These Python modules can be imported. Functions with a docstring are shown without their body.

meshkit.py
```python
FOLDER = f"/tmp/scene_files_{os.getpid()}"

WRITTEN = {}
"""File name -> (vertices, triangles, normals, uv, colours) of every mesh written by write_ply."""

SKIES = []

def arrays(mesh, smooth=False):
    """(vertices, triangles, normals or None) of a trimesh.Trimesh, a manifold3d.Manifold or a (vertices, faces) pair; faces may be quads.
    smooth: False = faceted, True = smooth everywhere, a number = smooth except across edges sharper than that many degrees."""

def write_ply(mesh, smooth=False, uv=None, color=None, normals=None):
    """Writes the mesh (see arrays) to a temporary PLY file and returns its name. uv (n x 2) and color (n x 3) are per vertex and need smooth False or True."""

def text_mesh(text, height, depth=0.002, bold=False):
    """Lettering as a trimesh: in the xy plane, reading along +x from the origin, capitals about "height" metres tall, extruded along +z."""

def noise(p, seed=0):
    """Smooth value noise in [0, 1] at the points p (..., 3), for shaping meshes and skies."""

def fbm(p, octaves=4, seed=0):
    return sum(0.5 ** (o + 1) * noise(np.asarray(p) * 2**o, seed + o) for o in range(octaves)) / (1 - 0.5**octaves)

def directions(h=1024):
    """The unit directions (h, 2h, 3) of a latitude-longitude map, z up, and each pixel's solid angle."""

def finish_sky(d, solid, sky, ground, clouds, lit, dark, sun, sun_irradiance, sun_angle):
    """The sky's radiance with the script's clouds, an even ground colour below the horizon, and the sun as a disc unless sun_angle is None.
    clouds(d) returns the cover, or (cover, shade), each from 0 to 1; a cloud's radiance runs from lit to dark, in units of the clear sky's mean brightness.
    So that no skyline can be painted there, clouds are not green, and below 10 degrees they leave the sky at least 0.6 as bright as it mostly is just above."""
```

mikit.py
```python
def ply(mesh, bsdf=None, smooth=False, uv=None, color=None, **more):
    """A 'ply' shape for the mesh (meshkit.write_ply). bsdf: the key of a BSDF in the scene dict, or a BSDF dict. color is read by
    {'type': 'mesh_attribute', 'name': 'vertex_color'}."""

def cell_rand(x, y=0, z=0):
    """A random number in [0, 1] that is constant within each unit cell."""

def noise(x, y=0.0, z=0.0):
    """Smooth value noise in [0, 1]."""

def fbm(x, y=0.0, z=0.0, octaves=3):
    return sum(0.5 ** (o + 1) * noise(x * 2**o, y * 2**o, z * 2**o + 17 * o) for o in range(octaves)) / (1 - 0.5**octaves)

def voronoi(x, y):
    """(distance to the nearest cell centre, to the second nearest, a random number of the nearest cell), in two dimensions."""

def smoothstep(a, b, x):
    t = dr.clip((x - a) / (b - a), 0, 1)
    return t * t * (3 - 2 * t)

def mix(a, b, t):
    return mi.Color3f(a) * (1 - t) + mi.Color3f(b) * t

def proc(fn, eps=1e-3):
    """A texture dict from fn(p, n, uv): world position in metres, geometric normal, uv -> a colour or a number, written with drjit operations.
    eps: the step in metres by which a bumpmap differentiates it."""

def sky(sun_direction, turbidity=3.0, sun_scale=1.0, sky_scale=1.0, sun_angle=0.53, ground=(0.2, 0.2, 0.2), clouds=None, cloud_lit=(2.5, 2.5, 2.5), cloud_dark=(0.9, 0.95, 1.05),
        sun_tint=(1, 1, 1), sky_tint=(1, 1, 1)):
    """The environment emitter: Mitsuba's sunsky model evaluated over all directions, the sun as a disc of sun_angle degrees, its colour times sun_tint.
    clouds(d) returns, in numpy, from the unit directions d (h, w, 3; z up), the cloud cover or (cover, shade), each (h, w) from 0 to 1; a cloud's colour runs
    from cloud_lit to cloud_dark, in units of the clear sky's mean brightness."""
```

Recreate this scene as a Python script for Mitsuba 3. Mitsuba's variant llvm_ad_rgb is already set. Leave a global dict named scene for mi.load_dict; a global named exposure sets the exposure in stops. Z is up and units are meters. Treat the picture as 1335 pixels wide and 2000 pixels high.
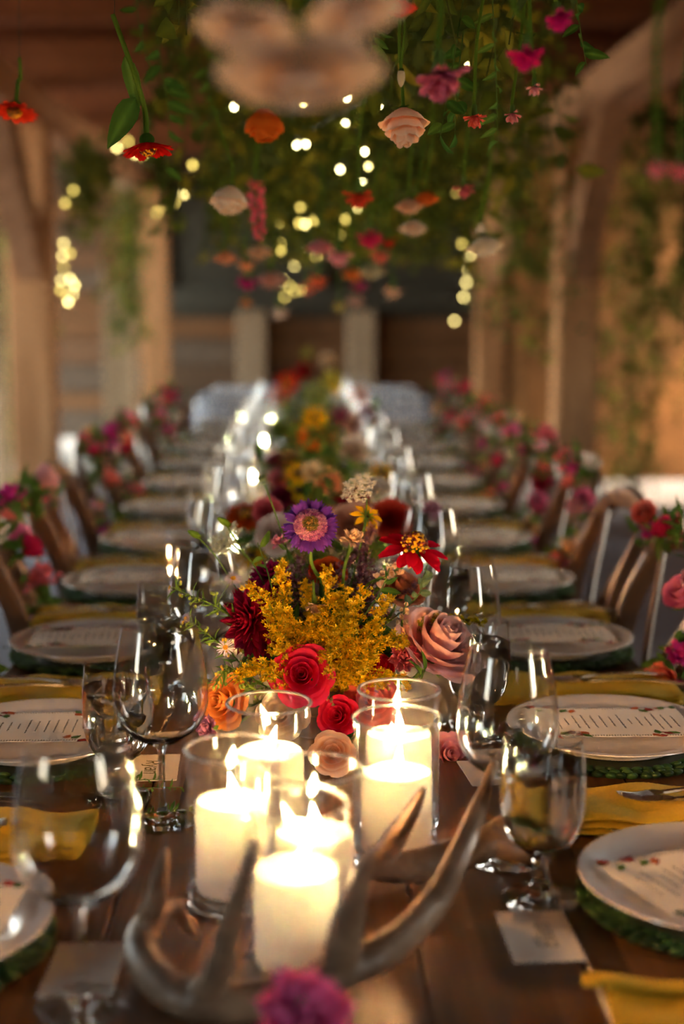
import math, random
import numpy as np, trimesh, drjit as dr, mitsuba as mi
import mikit, meshkit
from mikit import proc, noise, fbm, cell_rand, smoothstep, mix

scene, labels = {}, {}
T4 = mi.ScalarTransform4f
PI = math.pi

# ---------------------------------------------------------------- camera, sky, sun, exposure
exposure = 5.1
SUN = (0.64, 0.10, 0.77)
SKY_SCALE, SUN_SCALE = 2.6, 0.32
FLAME = 64.0          # radiance of a candle flame
BULB = 0.75            # radiance of a fairy light
F_PX, EYE = 2778.0, np.array([0.0, 0.0, 1.34])
PITCH = math.atan(423 / F_PX); YAW = math.atan(71.5 / math.hypot(F_PX, 423))
FWD = np.array([math.sin(YAW) * math.cos(PITCH), math.cos(YAW) * math.cos(PITCH), -math.sin(PITCH)])
RGT = np.cross(FWD, [0, 0, 1]); RGT /= np.linalg.norm(RGT)
DWN = -np.cross(RGT, FWD)
scene['camera'] = {'type': 'thinlens', 'fov': 2 * math.degrees(math.atan(667.5 / F_PX)), 'fov_axis': 'x', 'near_clip': 0.05, 'far_clip': 200.0,
                   'aperture_radius': 0.0118, 'focus_distance': 1.72,
                   'to_world': T4().look_at(origin=EYE.tolist(), target=(EYE + FWD).tolist(), up=[0, 0, 1])}
scene['sky'] = mikit.sky(SUN, turbidity=4.0, sun_scale=SUN_SCALE, sky_scale=SKY_SCALE, sun_angle=2.0, ground=(0.22, 0.2, 0.17),
                         sun_tint=(1.0, 0.9, 0.72), sky_tint=(1.24, 0.91, 0.60))


def ray(px, py):
    return FWD * F_PX + RGT * (px - 667.5) + DWN * (py - 1000)


def at(px, py, y):
    """The point at distance y down the table that lies in that direction."""
    d = ray(px, py)
    return EYE + d * (y / d[1])


def on_table(px, py, z=0.76):
    d = ray(px, py)
    return EYE + d * ((z - EYE[2]) / d[2])


# ---------------------------------------------------------------- helpers
def lin(c):
    if isinstance(c, str):
        c = [int(c[i:i + 2], 16) / 255 for i in (0, 2, 4)]
        return np.array([x / 12.92 if x <= .04045 else ((x + .055) / 1.055) ** 2.4 for x in c])
    return np.asarray(c, float)


PALETTE, PAL_AT = [], {}
def paint(c, n):
    """Colours (n x 3, all on one line between two colours) as texture coordinates: how far along, and which pair of colours."""
    c = np.broadcast_to(np.asarray((1, 1, 1) if c is None else c, float), (n, np.shape((1, 1, 1) if c is None else c)[-1]))
    if c.shape[1] == 2:
        return c
    d = c - c[0]
    k = int(np.argmax((d ** 2).sum(1)))
    if (d[k] ** 2).sum() < 1e-10:
        a = b = c[0]; t = np.zeros(n)
    else:
        t = d @ d[k] / (d[k] @ d[k])
        lo, hi = t.min(), t.max()
        a, b = c[0] + d[k] * lo, c[0] + d[k] * hi
        t = (t - lo) / (hi - lo)
    key = tuple(np.round(np.sqrt(np.clip(np.concatenate([a, b]), 0, 1)) * 90).astype(int))
    if key not in PAL_AT:
        PAL_AT[key] = len(PALETTE); PALETTE.append((np.array(key) / 90) ** 2)
    return np.stack([t, np.full(n, float(PAL_AT[key]))], 1)


def pair_colour(p, n, uv):
    i = mi.UInt32(dr.clip(uv.y + .5, 0, len(PALETTE) - 1))
    g = [dr.gather(mi.Float, q, i) for q in PAL]
    t = dr.clip(uv.x, 0, 1)
    return mi.Color3f(*[g[k] * (1 - t) + g[k + 3] * t for k in range(3)])


class MB:
    """Collects vertices, triangles and colours of one mesh."""
    def __init__(s):
        s.v, s.f, s.c, s.n = [], [], [], 0

    def add(s, v, f, c=None):
        v, f = np.asarray(v, float), np.asarray(f, int)
        if f.shape[1] == 4:
            f = np.vstack([f[:, [0, 1, 2]], f[:, [0, 2, 3]]])
        s.v.append(v); s.f.append(f + s.n)
        s.c.append(paint(c, len(v)))
        s.n += len(v)
        return s

    def mesh(s, m, c=None, M=None):
        v = np.asarray(m[0] if isinstance(m, tuple) else m.vertices, float)
        f = m[1] if isinstance(m, tuple) else m.faces
        cc = m[2] if isinstance(m, tuple) and len(m) > 2 and c is None else c
        if M is not None:
            v = v @ M[:3, :3].T + M[:3, 3]
        return s.add(v, f, cc)

    def tm(s):
        return trimesh.Trimesh(np.vstack(s.v), np.vstack(s.f), process=False)

    def get(s):
        return np.vstack(s.v), np.vstack(s.f), np.vstack(s.c)


def numbered(name, taken):
    if name not in taken:
        return name
    k = 1
    while f'{name}_{k:03d}' in taken:
        k += 1
    return f'{name}_{k:03d}'


NEXT = {}
def new_key(name):
    k = NEXT.get(name, 0); NEXT[name] = k + 1
    return name if k == 0 else f'{name}_{k:03d}'


def thing(name, label, cat, group=None, kind=None):
    key = new_key(name)
    labels[key] = {'label': label, 'category': cat}
    if group: labels[key]['group'] = group
    if kind: labels[key]['kind'] = kind
    return key


def part(holder, name, shape, M=None, label=None, kind=None):
    key = new_key(f'{holder}__{name}')
    put(key, shape, M)
    if label or kind:
        labels[key] = {}
        if label: labels[key]['label'] = label
        if kind: labels[key]['kind'] = kind
    return key


def put(key, shape, M=None):
    d = dict(shape)
    if M is not None:
        d['to_world'] = T4(np.asarray(M, float).tolist())
    scene[key] = d


def struct(name, shape, M=None):
    put(name, shape, M)
    labels[name] = {'kind': 'structure'}
    return name


def S(mesh, bsdf, smooth=False, **more):
    """Shape dict from an MB, a tuple with colours, or a trimesh."""
    if isinstance(mesh, MB):
        mesh = mesh.get()
    if isinstance(mesh, tuple):
        v, f = np.asarray(mesh[0], float), np.asarray(mesh[1], int)
        if f.shape[1] == 4:
            f = np.vstack([f[:, [0, 1, 2]], f[:, [0, 2, 3]]])
        tm = trimesh.Trimesh(v, f, process=False)
        if bsdf in COLOURED:
            return mikit.ply(tm, bsdf, smooth=bool(smooth), uv=paint(mesh[2], len(v)), **more)
        return mikit.ply(tm, bsdf, smooth=smooth, **more)
    return mikit.ply(mesh, bsdf, smooth=smooth, **more)


COLOURED = {'petal', 'leaf', 'painted', 'print'}


def frame(z, x=None, loc=(0, 0, 0), scale=1.0, spin=0.0):
    """Matrix whose z axis points along z."""
    z = np.asarray(z, float); z = z / np.linalg.norm(z)
    x = np.array([1.0, 0, 0]) if x is None else np.asarray(x, float)
    if abs(x @ z) > .95: x = np.array([0, 1.0, 0])
    x = x - z * (x @ z); x /= np.linalg.norm(x)
    y = np.cross(z, x)
    M = np.eye(4)
    c, s = math.cos(spin), math.sin(spin)
    M[:3, 0] = (x * c + y * s) * scale; M[:3, 1] = (y * c - x * s) * scale; M[:3, 2] = z * scale
    M[:3, 3] = loc
    return M


def rz(a):
    M = np.eye(4); c, s = math.cos(a), math.sin(a)
    M[0, 0] = c; M[0, 1] = -s; M[1, 0] = s; M[1, 1] = c
    return M


def ry(a):
    M = np.eye(4); c, s = math.cos(a), math.sin(a)
    M[0, 0] = c; M[0, 2] = s; M[2, 0] = -s; M[2, 2] = c
    return M


def rx(a):
    M = np.eye(4); c, s = math.cos(a), math.sin(a)
    M[1, 1] = c; M[1, 2] = -s; M[2, 1] = s; M[2, 2] = c
    return M


def tr(x, y, z):
    M = np.eye(4); M[:3, 3] = (x, y, z)
    return M


def sc(a, b=None, c=None):
    b = a if b is None else b
    return np.diag([a, b, a if c is None else c, 1.0])


def box(x0, x1, y0, y1, z0, z1, ch=0.0):
    """Box, with chamfered edges when ch > 0."""
    if ch <= 0:
        m = trimesh.creation.box(extents=(x1 - x0, y1 - y0, z1 - z0))
        m.apply_translation(((x0 + x1) / 2, (y0 + y1) / 2, (z0 + z1) / 2))
        return m
    p = []
    for x in (x0, x1):
        for y in (y0, y1):
            for z in (z0, z1):
                sx, sy, sz = (ch if a == b else -ch for a, b in ((x, x0), (y, y0), (z, z0)))
                p += [(x, y + sy, z + sz), (x + sx, y, z + sz), (x + sx, y + sy, z)]
    return trimesh.convex.convex_hull(np.array(p))


def grid_faces(n, m, wrap=False):
    """Quads of an n x m grid; wrap joins the last column to the first."""
    i, j = np.meshgrid(np.arange(n - 1), np.arange(m if wrap else m - 1), indexing='ij')
    a, b = i * m + j, i * m + (j + 1) % m
    return np.stack([a, b, b + m, a + m], -1).reshape(-1, 4)


def curve(pts, n=8):
    """Catmull-Rom through pts (any columns)."""
    p = np.asarray(pts, float)
    if len(p) < 3:
        t = np.linspace(0, 1, n + 1)[:, None]
        return p[0] * (1 - t) + p[-1] * t
    q = np.vstack([2 * p[0] - p[1], p, 2 * p[-1] - p[-2]])
    out = []
    for i in range(1, len(q) - 2):
        for t in np.arange(n) / n:
            a, b, c, d = q[i - 1:i + 3]
            out.append(.5 * (2 * b + (c - a) * t + (2 * a - 5 * b + 4 * c - d) * t * t + (3 * b - a - 3 * c + d) * t ** 3))
    return np.vstack(out + [p[-1]])


def tube(path, rad, k=7, flat=None, up=(0, 0, 1)):
    """Closed tube along path; rad one number or one per point; flat = (a, b) half sizes of an oval section across and along up."""
    p = np.asarray(path, float); n = len(p)
    rad = np.broadcast_to(np.asarray(rad, float), (n,))
    t = np.gradient(p, axis=0); t /= np.linalg.norm(t, axis=1, keepdims=True) + 1e-12
    u = np.asarray(up, float); U = []
    if abs(t[0] @ u) > .95 and flat is None:
        u = np.array([1.0, 0, 0]) if abs(t[0][0]) < .9 else np.array([0, 1.0, 0])
    for i in range(n):
        w = u - t[i] * (u @ t[i]); w /= np.linalg.norm(w) + 1e-12
        U.append(w)
        if flat is None: u = w
    U = np.array(U); V = np.cross(t, U)
    a = np.arange(k) * 2 * PI / k + PI / k
    if flat is None:
        ring = np.cos(a)[None, :, None] * U[:, None] * rad[:, None, None] + np.sin(a)[None, :, None] * V[:, None] * rad[:, None, None]
    else:
        ca, sa = np.cos(a), np.sin(a)
        ca, sa = np.sign(ca) * np.abs(ca) ** .5, np.sign(sa) * np.abs(sa) ** .5
        ring = (ca[None, :, None] * U[:, None] * flat[1] + sa[None, :, None] * V[:, None] * flat[0]) * rad[:, None, None]
    v = (p[:, None] + ring).reshape(-1, 3)
    f = grid_faces(n, k, True)
    f = np.vstack([f[:, [0, 1, 2]], f[:, [0, 2, 3]]])
    c0, c1 = len(v), len(v) + 1
    v = np.vstack([v, p[0], p[-1]])
    j = np.arange(k)
    f = np.vstack([f, np.stack([np.full(k, c0), (j + 1) % k, j], 1), np.stack([np.full(k, c1), (n - 1) * k + j, (n - 1) * k + (j + 1) % k], 1)])
    return v, f


def lathe(prof, k=48, closed=False):
    """Surface of revolution of (r, z) points about z; points at r = 0 become poles. closed joins the last point to the first."""
    prof = [tuple(p) for p in prof]
    a = np.arange(k) * 2 * PI / k
    v, rings = [], []
    for r, z in prof:
        if r < 1e-9:
            rings.append([len(v)]); v.append((0, 0, z))
        else:
            rings.append(list(range(len(v), len(v) + k))); v += [(r * math.cos(x), r * math.sin(x), z) for x in a]
    f = []
    pairs = list(zip(rings[:-1], rings[1:])) + ([(rings[-1], rings[0])] if closed else [])
    for A, B in pairs:
        for j in range(k):
            i = (j + 1) % k
            if len(A) == 1 and len(B) == 1: continue
            if len(A) == 1: f.append((A[0], B[i], B[j]))
            elif len(B) == 1: f.append((A[j], A[i], B[0]))
            else: f += [(A[j], A[i], B[i]), (A[j], B[i], B[j])]
    return trimesh.Trimesh(np.array(v, float), np.array(f), process=False)


def smooth_prof(pts, n=6):
    return [tuple(p) for p in curve(pts, n)]


# ---------------------------------------------------------------- materials
def P(name, d):
    scene[name] = d


def principled(col, rough=.6, two=True, **k):
    d = {'type': 'principled', 'base_color': col if isinstance(col, dict) else {'type': 'rgb', 'value': list(map(float, lin(col)))}, 'roughness': rough, **k}
    return {'type': 'twosided', 'bsdf': d} if two else d


VC = proc(pair_colour)
P('petal', {'type': 'principledthin', 'base_color': VC, 'roughness': .6, 'diff_trans': .42, 'spec_trans': 0.0, 'eta': 1.35})
P('leaf', {'type': 'principledthin', 'base_color': VC, 'roughness': .42, 'diff_trans': .45, 'spec_trans': 0.0, 'eta': 1.45})
P('painted', principled(VC, .55, specular=.35))
P('print', principled(VC, .8, specular=.2))
P('glass', {'type': 'dielectric', 'int_ior': 1.5, 'ext_ior': 1.0})
P('holder_glass', {'type': 'thindielectric', 'int_ior': 1.5, 'ext_ior': 1.0})
P('rim_glass', {'type': 'principled', 'base_color': {'type': 'rgb', 'value': [.9, .9, .88]}, 'roughness': .25, 'spec_trans': .78, 'eta': 1.5})
P('water', {'type': 'dielectric', 'int_ior': 1.33, 'ext_ior': 1.0})
P('ice', {'type': 'dielectric', 'int_ior': 1.12, 'ext_ior': 1.0})
P('wax', {'type': 'principledthin', 'base_color': {'type': 'rgb', 'value': [.93, .85, .78]}, 'roughness': .5, 'diff_trans': 1.15, 'spec_trans': 0.0, 'eta': 1.4})
P('wick_black', principled((.02, .018, .015), .9))
P('ceramic', principled((.74, .70, .67), .16, specular=.5))
P('paper', principled((.78, .71, .62), .85, specular=.15))
P('silver', {'type': 'twosided', 'bsdf': {'type': 'roughconductor', 'material': 'Ag', 'alpha': .2, 'specular_reflectance': {'type': 'rgb', 'value': [.86, .82, .78]}}})
P('cushion_cloth', principled((.74, .74, .76), .9, specular=.1))
P('wire', principled((.03, .035, .02), .6))


def cloth_fn(p, n, uv):
    w = noise(p.x * 900, p.y * 900, p.z * 900)
    b = fbm(p.x * 14, p.y * 14, p.z * 14)
    return mix((.50, .315, .020), (.66, .43, .045), b) * (.8 + .4 * w)


P('napkin_cloth', principled(proc(cloth_fn), .9, specular=.1, sheen=.4))


def table_fn(p, n, uv):
    plank = cell_rand(dr.floor((p.x + 5.0) / .1427), 3)
    g = fbm(p.x * 70, p.y * 3.0 + plank * 40, p.z * 20, octaves=4)
    fine = noise(p.x * 420, p.y * 9, plank * 9)
    c = mix((.078, .030, .010), (.185, .080, .030), g)
    c = c * (.75 + .5 * plank) * (.85 + .3 * fine)
    knot = smoothstep(.74, .86, noise(p.x * 11 + 7, p.y * 5.0 + 3, plank * 5))
    return mix(c, mi.Color3f(.018, .010, .006), knot * .8)


def table_bump(p, n, uv):
    return .0006 * fbm(p.x * 90, p.y * 4, p.z * 30) + .0004 * noise(p.x * 400, p.y * 14)


P('table_wood', {'type': 'twosided', 'bsdf': {'type': 'bumpmap', 'scale': 1.0, 'arbitrary': proc(table_bump), 'bsdf': {
    'type': 'principled', 'base_color': proc(table_fn), 'roughness': .34, 'specular': .45, 'clearcoat': .1, 'clearcoat_gloss': .8}}})


def chair_fn(p, n, uv):
    g = fbm(p.x * 40, p.y * 40, p.z * 9, octaves=3)
    return mix((.055, .022, .009), (.15, .068, .028), g)


P('chair_wood', principled(proc(chair_fn), .38, specular=.5))


def timber(a, b, sx, sy, sz):
    def fn(p, n, uv):
        g = fbm(p.x * sx, p.y * sy, p.z * sz, octaves=4)
        o = noise(p.x * .9 + 4, p.y * .9, p.z * .7)
        return mix(a, b, dr.clip(.2 + .9 * (g - .2) + .5 * (o - .5), 0, 1))
    return fn


P('post_wood', principled(proc(timber((.30, .125, .045), (.74, .40, .19), 22, 22, 1.6)), .75, specular=.2))
P('beam_wood', principled(proc(timber((.27, .125, .060), (.64, .36, .20), 20, 1.5, 20)), .75, specular=.2))
P('grey_post_wood', principled(proc(timber((.34, .23, .14), (.66, .50, .33), 22, 22, 1.6)), .75, specular=.2))
P('joist_wood', principled(proc(timber((.16, .05, .02), (.34, .13, .06), 1.5, 20, 20)), .7, specular=.2))
PLANKS = []
for i, (a, b) in enumerate([((.105, .05, .025), (.23, .125, .068)), ((.08, .045, .026), (.18, .11, .066)), ((.13, .058, .025), (.27, .135, .062)), ((.09, .06, .04), (.19, .135, .095))]):
    P(f'plank_wood_{"abcd"[i]}', principled(proc(timber(a, b, 1.4, 18, 18)), .8, specular=.2))
    PLANKS.append(f'plank_wood_{"abcd"[i]}')
P('dark_frame', principled((.050, .046, .032), .8))


def concrete_fn(p, n, uv):
    b = fbm(p.x * 1.3, p.y * 1.3, 2, octaves=4)
    return mix((.15, .14, .155), (.23, .22, .235), b)


P('concrete', principled(proc(concrete_fn), .6, specular=.3))


def earth_fn(p, n, uv):
    b = fbm(p.x * 1.1, p.y * 1.1, p.z * 1.4, octaves=5)
    s = noise(p.x * 6, p.y * 6, p.z * 8)
    return mix((.07, .030, .012), (.235, .098, .030), dr.clip(.15 + 1.3 * (b - .25) + .3 * (s - .5), 0, 1))


P('earth', principled(proc(earth_fn), .95, specular=.1))
P('ground_soil', principled((.30, .27, .22), .95, specular=.1))


def antler_fn(p, n, uv):
    b = fbm(p.x * 35, p.y * 35, p.z * 35, octaves=4)
    s = noise(p.x * 160, p.y * 60, p.z * 160)
    c = mix((.085, .050, .030), (.27, .18, .115), dr.clip(.1 + 1.5 * (b - .2) + .35 * (s - .5), 0, 1))
    return c


def antler_bump(p, n, uv):
    return .0012 * fbm(p.x * 120, p.y * 50, p.z * 120)


P('antler_bone', {'type': 'twosided', 'bsdf': {'type': 'bumpmap', 'scale': 1.0, 'arbitrary': proc(antler_bump), 'bsdf': {
    'type': 'principled', 'base_color': proc(antler_fn), 'roughness': .42, 'specular': .45}}})


def settee_fn(p, n, uv):
    q = noise(p.x * 9, p.y * 9, p.z * 9)
    return mix((.80, .80, .82), (.62, .67, .76), smoothstep(.45, .6, q))


P('settee_cloth', principled(proc(settee_fn), .9, specular=.1))


def pillow_fn(p, n, uv):
    a = dr.sin(p.x * 55 + 3 * noise(p.x * 8, p.z * 8, 1)) * dr.sin(p.z * 60 + 3 * noise(p.x * 8, p.z * 8, 5))
    return mix((.86, .86, .88), (.035, .065, .14), smoothstep(.28, .45, dr.abs(a)))


P('pillow_cloth', principled(proc(pillow_fn), .9, specular=.1))
P('vase_clay', principled((.20, .13, .08), .5))

# ---------------------------------------------------------------- setting
Z0 = 0.76                       # table top
TX0, TX1, TY0, TY1 = -0.471, 0.528, 0.25, 6.45

struct('floor', S(box(-7, 6.2, -7, 10.3, -.15, 0), 'concrete'))
struct('ground', S(box(-40, 40, -40, 60, -.4, -.16), 'ground_soil'))
# earth bank that rises behind the terrace on the right
gx, gy = np.meshgrid(np.linspace(1.66, 9, 34), np.linspace(0, 1, 26), indexing='ij')
bank = np.stack([gx, 10.35 + 3.6 * gy ** 1.2, 5.6 * gy], -1)
bank[..., 1] += 1.5 * (meshkit.fbm(bank * .8) - .5) * np.minimum(1, gy * 4) if hasattr(meshkit, 'fbm') else 0
bank[..., 2] -= .05
bv, bf = bank.reshape(-1, 3), grid_faces(34, 26)
hill = MB().add(bv, bf)
# the bank's solid back
back = bank.copy(); back[..., 1] = 18; back[..., 2] = np.minimum(back[..., 2], 5.4)
hill.add(back.reshape(-1, 3), bf[:, ::-1])
top = np.vstack([bank[:, -1], back[:, -1]]); hill.add(top, grid_faces(2, 34)[:, ::-1])
for e in (0, -1):
    hill.add(np.vstack([bank[e], back[e]]), grid_faces(2, 26))
struct('hill', S(hill, 'earth', smooth=40))

# posts, plates, braces, ties, joists, roof
def post(px, py, w, bs, z1=2.25, name='post', label=None):
    k = thing(name, label, 'post')
    part(k, 'shaft', S(box(px - w / 2, px + w / 2, py - w / 2, py + w / 2, .06, z1, .012), bs))
    part(k, 'footing', S(box(px - w / 2 - .02, px + w / 2 + .02, py - w / 2 - .02, py + w / 2 + .02, 0, .06, .008), 'dark_frame'))
    return k


W = .23
post(-1.51, 8.0, W, 'post_wood', label='orange-brown square timber post nearest on the left of the pavilion')
post(-1.50, 11.6, W, 'grey_post_wood', label='pale grey timber post behind the far end of the left chair row')
post(-1.31, 12.6, W, 'post_wood', label='reddish timber post just behind the pale grey post')
post(1.51, 8.0, W, 'post_wood', label='tan square timber post beside the vines on the right')
post(1.50, 11.6, W, 'post_wood', label='thin distant timber post right of the plank wall')
post(-2.06, 9.2, W, 'grey_post_wood', label='grey timber post at the left edge of the picture')
for sx, side in ((-1, 'left'), (1, 'right')):
    k = thing('plate_beam', f'long timber beam along the {side} post row under the roof', 'beam')
    scene_key = k
    put(k, S(box(1.51 * sx - .1, 1.51 * sx + .1, -4, 13.6, 2.25, 2.45, .01), 'beam_wood'))
    for Y in (8.0, 11.6):
        q = Y - W / 2 - .001
        ring = np.array([(q, 1.42), (q, 1.74), (q - .52, 2.249), (q - .84, 2.249)])
        b = trimesh.convex.convex_hull(np.array([(1.51 * sx + e, y, z) for e in (-.07, .07) for y, z in ring]))
        k = thing('knee_brace', f'diagonal timber brace from the {"nearer" if Y < 9 else "farther"} {side} post up to the beam', 'brace')
        put(k, S(b, 'beam_wood'))
for i, Y in enumerate((4.4, 8.0, 11.6)):
    k = thing('tie_beam', ['cross beam hidden in the greenery nearest overhead', 'dark red-brown cross beam above the nearer posts', 'dark red-brown cross beam above the farther posts'][i], 'beam')
    put(k, S(box(-4.4, 4.4, Y - .1, Y + .1, 2.46, 2.70, .01), 'joist_wood'))
ceil = 'ceiling'
struct(ceil, S(box(-4.6, 4.6, -4, 13.6, 3.0, 3.06), 'joist_wood'))  # unseen side overhang widened to hold the sun off the floor
jd = S(box(-4.5, 4.5, -.06, .06, 2.72, 2.995, .008), 'joist_wood')
for i in range(13):
    part(ceil, 'joist', jd, tr(0, 2.2 + .9 * i, 0))
# side walls round the near half of the pavilion, the right one lengthened to block sun, with tall open windows, and the wall behind the camera
for sx, side in ((-1, 'left'), (1, 'right')):
    holes = [(-1.2, -.3), (3.3, 4.3)]
    w_ = MB()
    x0, x1 = sorted((3.4 * sx, 3.5 * sx))
    ys = [-4] + [v for h in holes for v in h] + [6.2 if sx < 0 else 9.15]  # right wall runs on, out of view, to keep sun off the floor
    for a, b in zip(ys[::2], ys[1::2]):
        w_.mesh(box(x0, x1, a, b, 0, 3.0))
    for a, b in holes:
        w_.mesh(box(x0, x1, a, b, 0, .95)); w_.mesh(box(x0, x1, a, b, 2.3, 3.0))
    struct(f'wall_{side}', S(w_, PLANKS[0]))
struct('wall_front', S(box(-3.5, 3.5, -4.1, -4.0, 0, 3.0), PLANKS[1]))
# back wall of separate planks, with a dark window band
WY = 13.5
rng = np.random.default_rng(4)
struct('wall_back', S(box(-5, 1.62, WY + .06, WY + .16, 0, 3.0), 'dark_frame'))
z = .02
row = 0
while z < 2.95:
    h = rng.uniform(.17, .25)
    spans = [(-5, -3.1), (-3.1, -1.42), (-1.42, .1), (.1, 1.62)] if row % 2 == 0 else [(-5, -2.4), (-2.4, -1.42), (-1.42, -.6), (-.6, 1.62)]
    for x0, x1 in spans:
        if x0 >= -1.43 and 1.14 < z < 2.25: continue
        d = rng.uniform(0, .02)
        part('wall_back', 'plank', S(box(x0 + .004, x1 - .004, WY + .015 - d, WY + .058, z, min(z + h - .012, 2.98), .006), PLANKS[rng.integers(4)]))
    z += h; row += 1
win = struct('window_1', S(box(-1.42, 1.62, WY - .03, WY + .05, 1.20, 1.42, .01), 'dark_frame'))
for x in (-1.34, 0.1, 1.54):
    part(win, 'mullion', S(box(x - .09, x + .09, WY - .03, WY + .05, 1.42, 2.2, .008), 'dark_frame'))
part(win, 'frame', S(box(-1.42, 1.62, WY - .03, WY + .05, 2.2, 2.34, .008), 'dark_frame'))
for i, x in enumerate((-.5, .52)):
    k = thing('wall_stud', ['brown upright stud on the plank wall, left of the centre flowers', 'brown upright stud on the plank wall, right of the centre flowers'][i], 'post')
    put(k, S(box(x - .13, x + .13, WY - .22, WY - .03, 0, 1.2, .012), 'grey_post_wood'))

# ---------------------------------------------------------------- table
tb = thing('farm_table', 'long dark stained farm table of planks running through the pavilion', 'table')
n = 7; w = (TX1 - TX0) / n
for i in range(n):
    part(tb, 'plank', S(box(TX0 + i * w + .0012, TX0 + (i + 1) * w - .0012, TY0, TY1, Z0 - .035, Z0, .0022), 'table_wood'))
part(tb, 'end_board', S(box(TX0, TX1, TY1 + .002, TY1 + .12, Z0 - .035, Z0, .003), 'table_wood'))
for x in (TX0 + .09, TX1 - .09):
    part(tb, 'apron', S(box(x - .015, x + .015, TY0 + .1, TY1 - .05, Z0 - .14, Z0 - .036), 'table_wood'))
for y in (.5, 2.45, 4.4, 6.3):
    for x in (TX0 + .1, TX1 - .1):
        part(tb, 'leg', S(box(x - .045, x + .045, y - .045, y + .045, 0, Z0 - .036, .006), 'table_wood'))
for y in (1.45, 3.4, 5.4):
    part(tb, 'cross_rail', S(box(TX0 + .1, TX1 - .1, y - .03, y + .03, Z0 - .12, Z0 - .036), 'table_wood'))

# ---------------------------------------------------------------- candles in glass cylinders
ORD = ['first', 'second', 'third', 'fourth', 'fifth', 'sixth', 'seventh', 'eighth', 'ninth', 'tenth', 'eleventh']
HR, HH = .0445, .152
holder_wall = S(lathe([(HR, .006), (HR, HH)], 64), 'holder_glass', smooth=True)
holder_base = S(lathe(smooth_prof([(0, 0), (HR * .9, 0), (HR + .0005, .003), (HR + .0005, .010), (HR - .004, .012), (0, .0115)], 3), 64), 'glass', smooth=35)
holder_rim = S(lathe([(HR - .0002 + .0019 * math.cos(a), HH + .0016 * math.sin(a)) for a in np.arange(10) * 2 * PI / 10], 64, closed=True), 'rim_glass', smooth=True)
flame_prof = smooth_prof([(0, 0), (.0030, .0030), (.0042, .0075), (.0036, .014), (.0018, .021), (0, .027)], 4)
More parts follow.
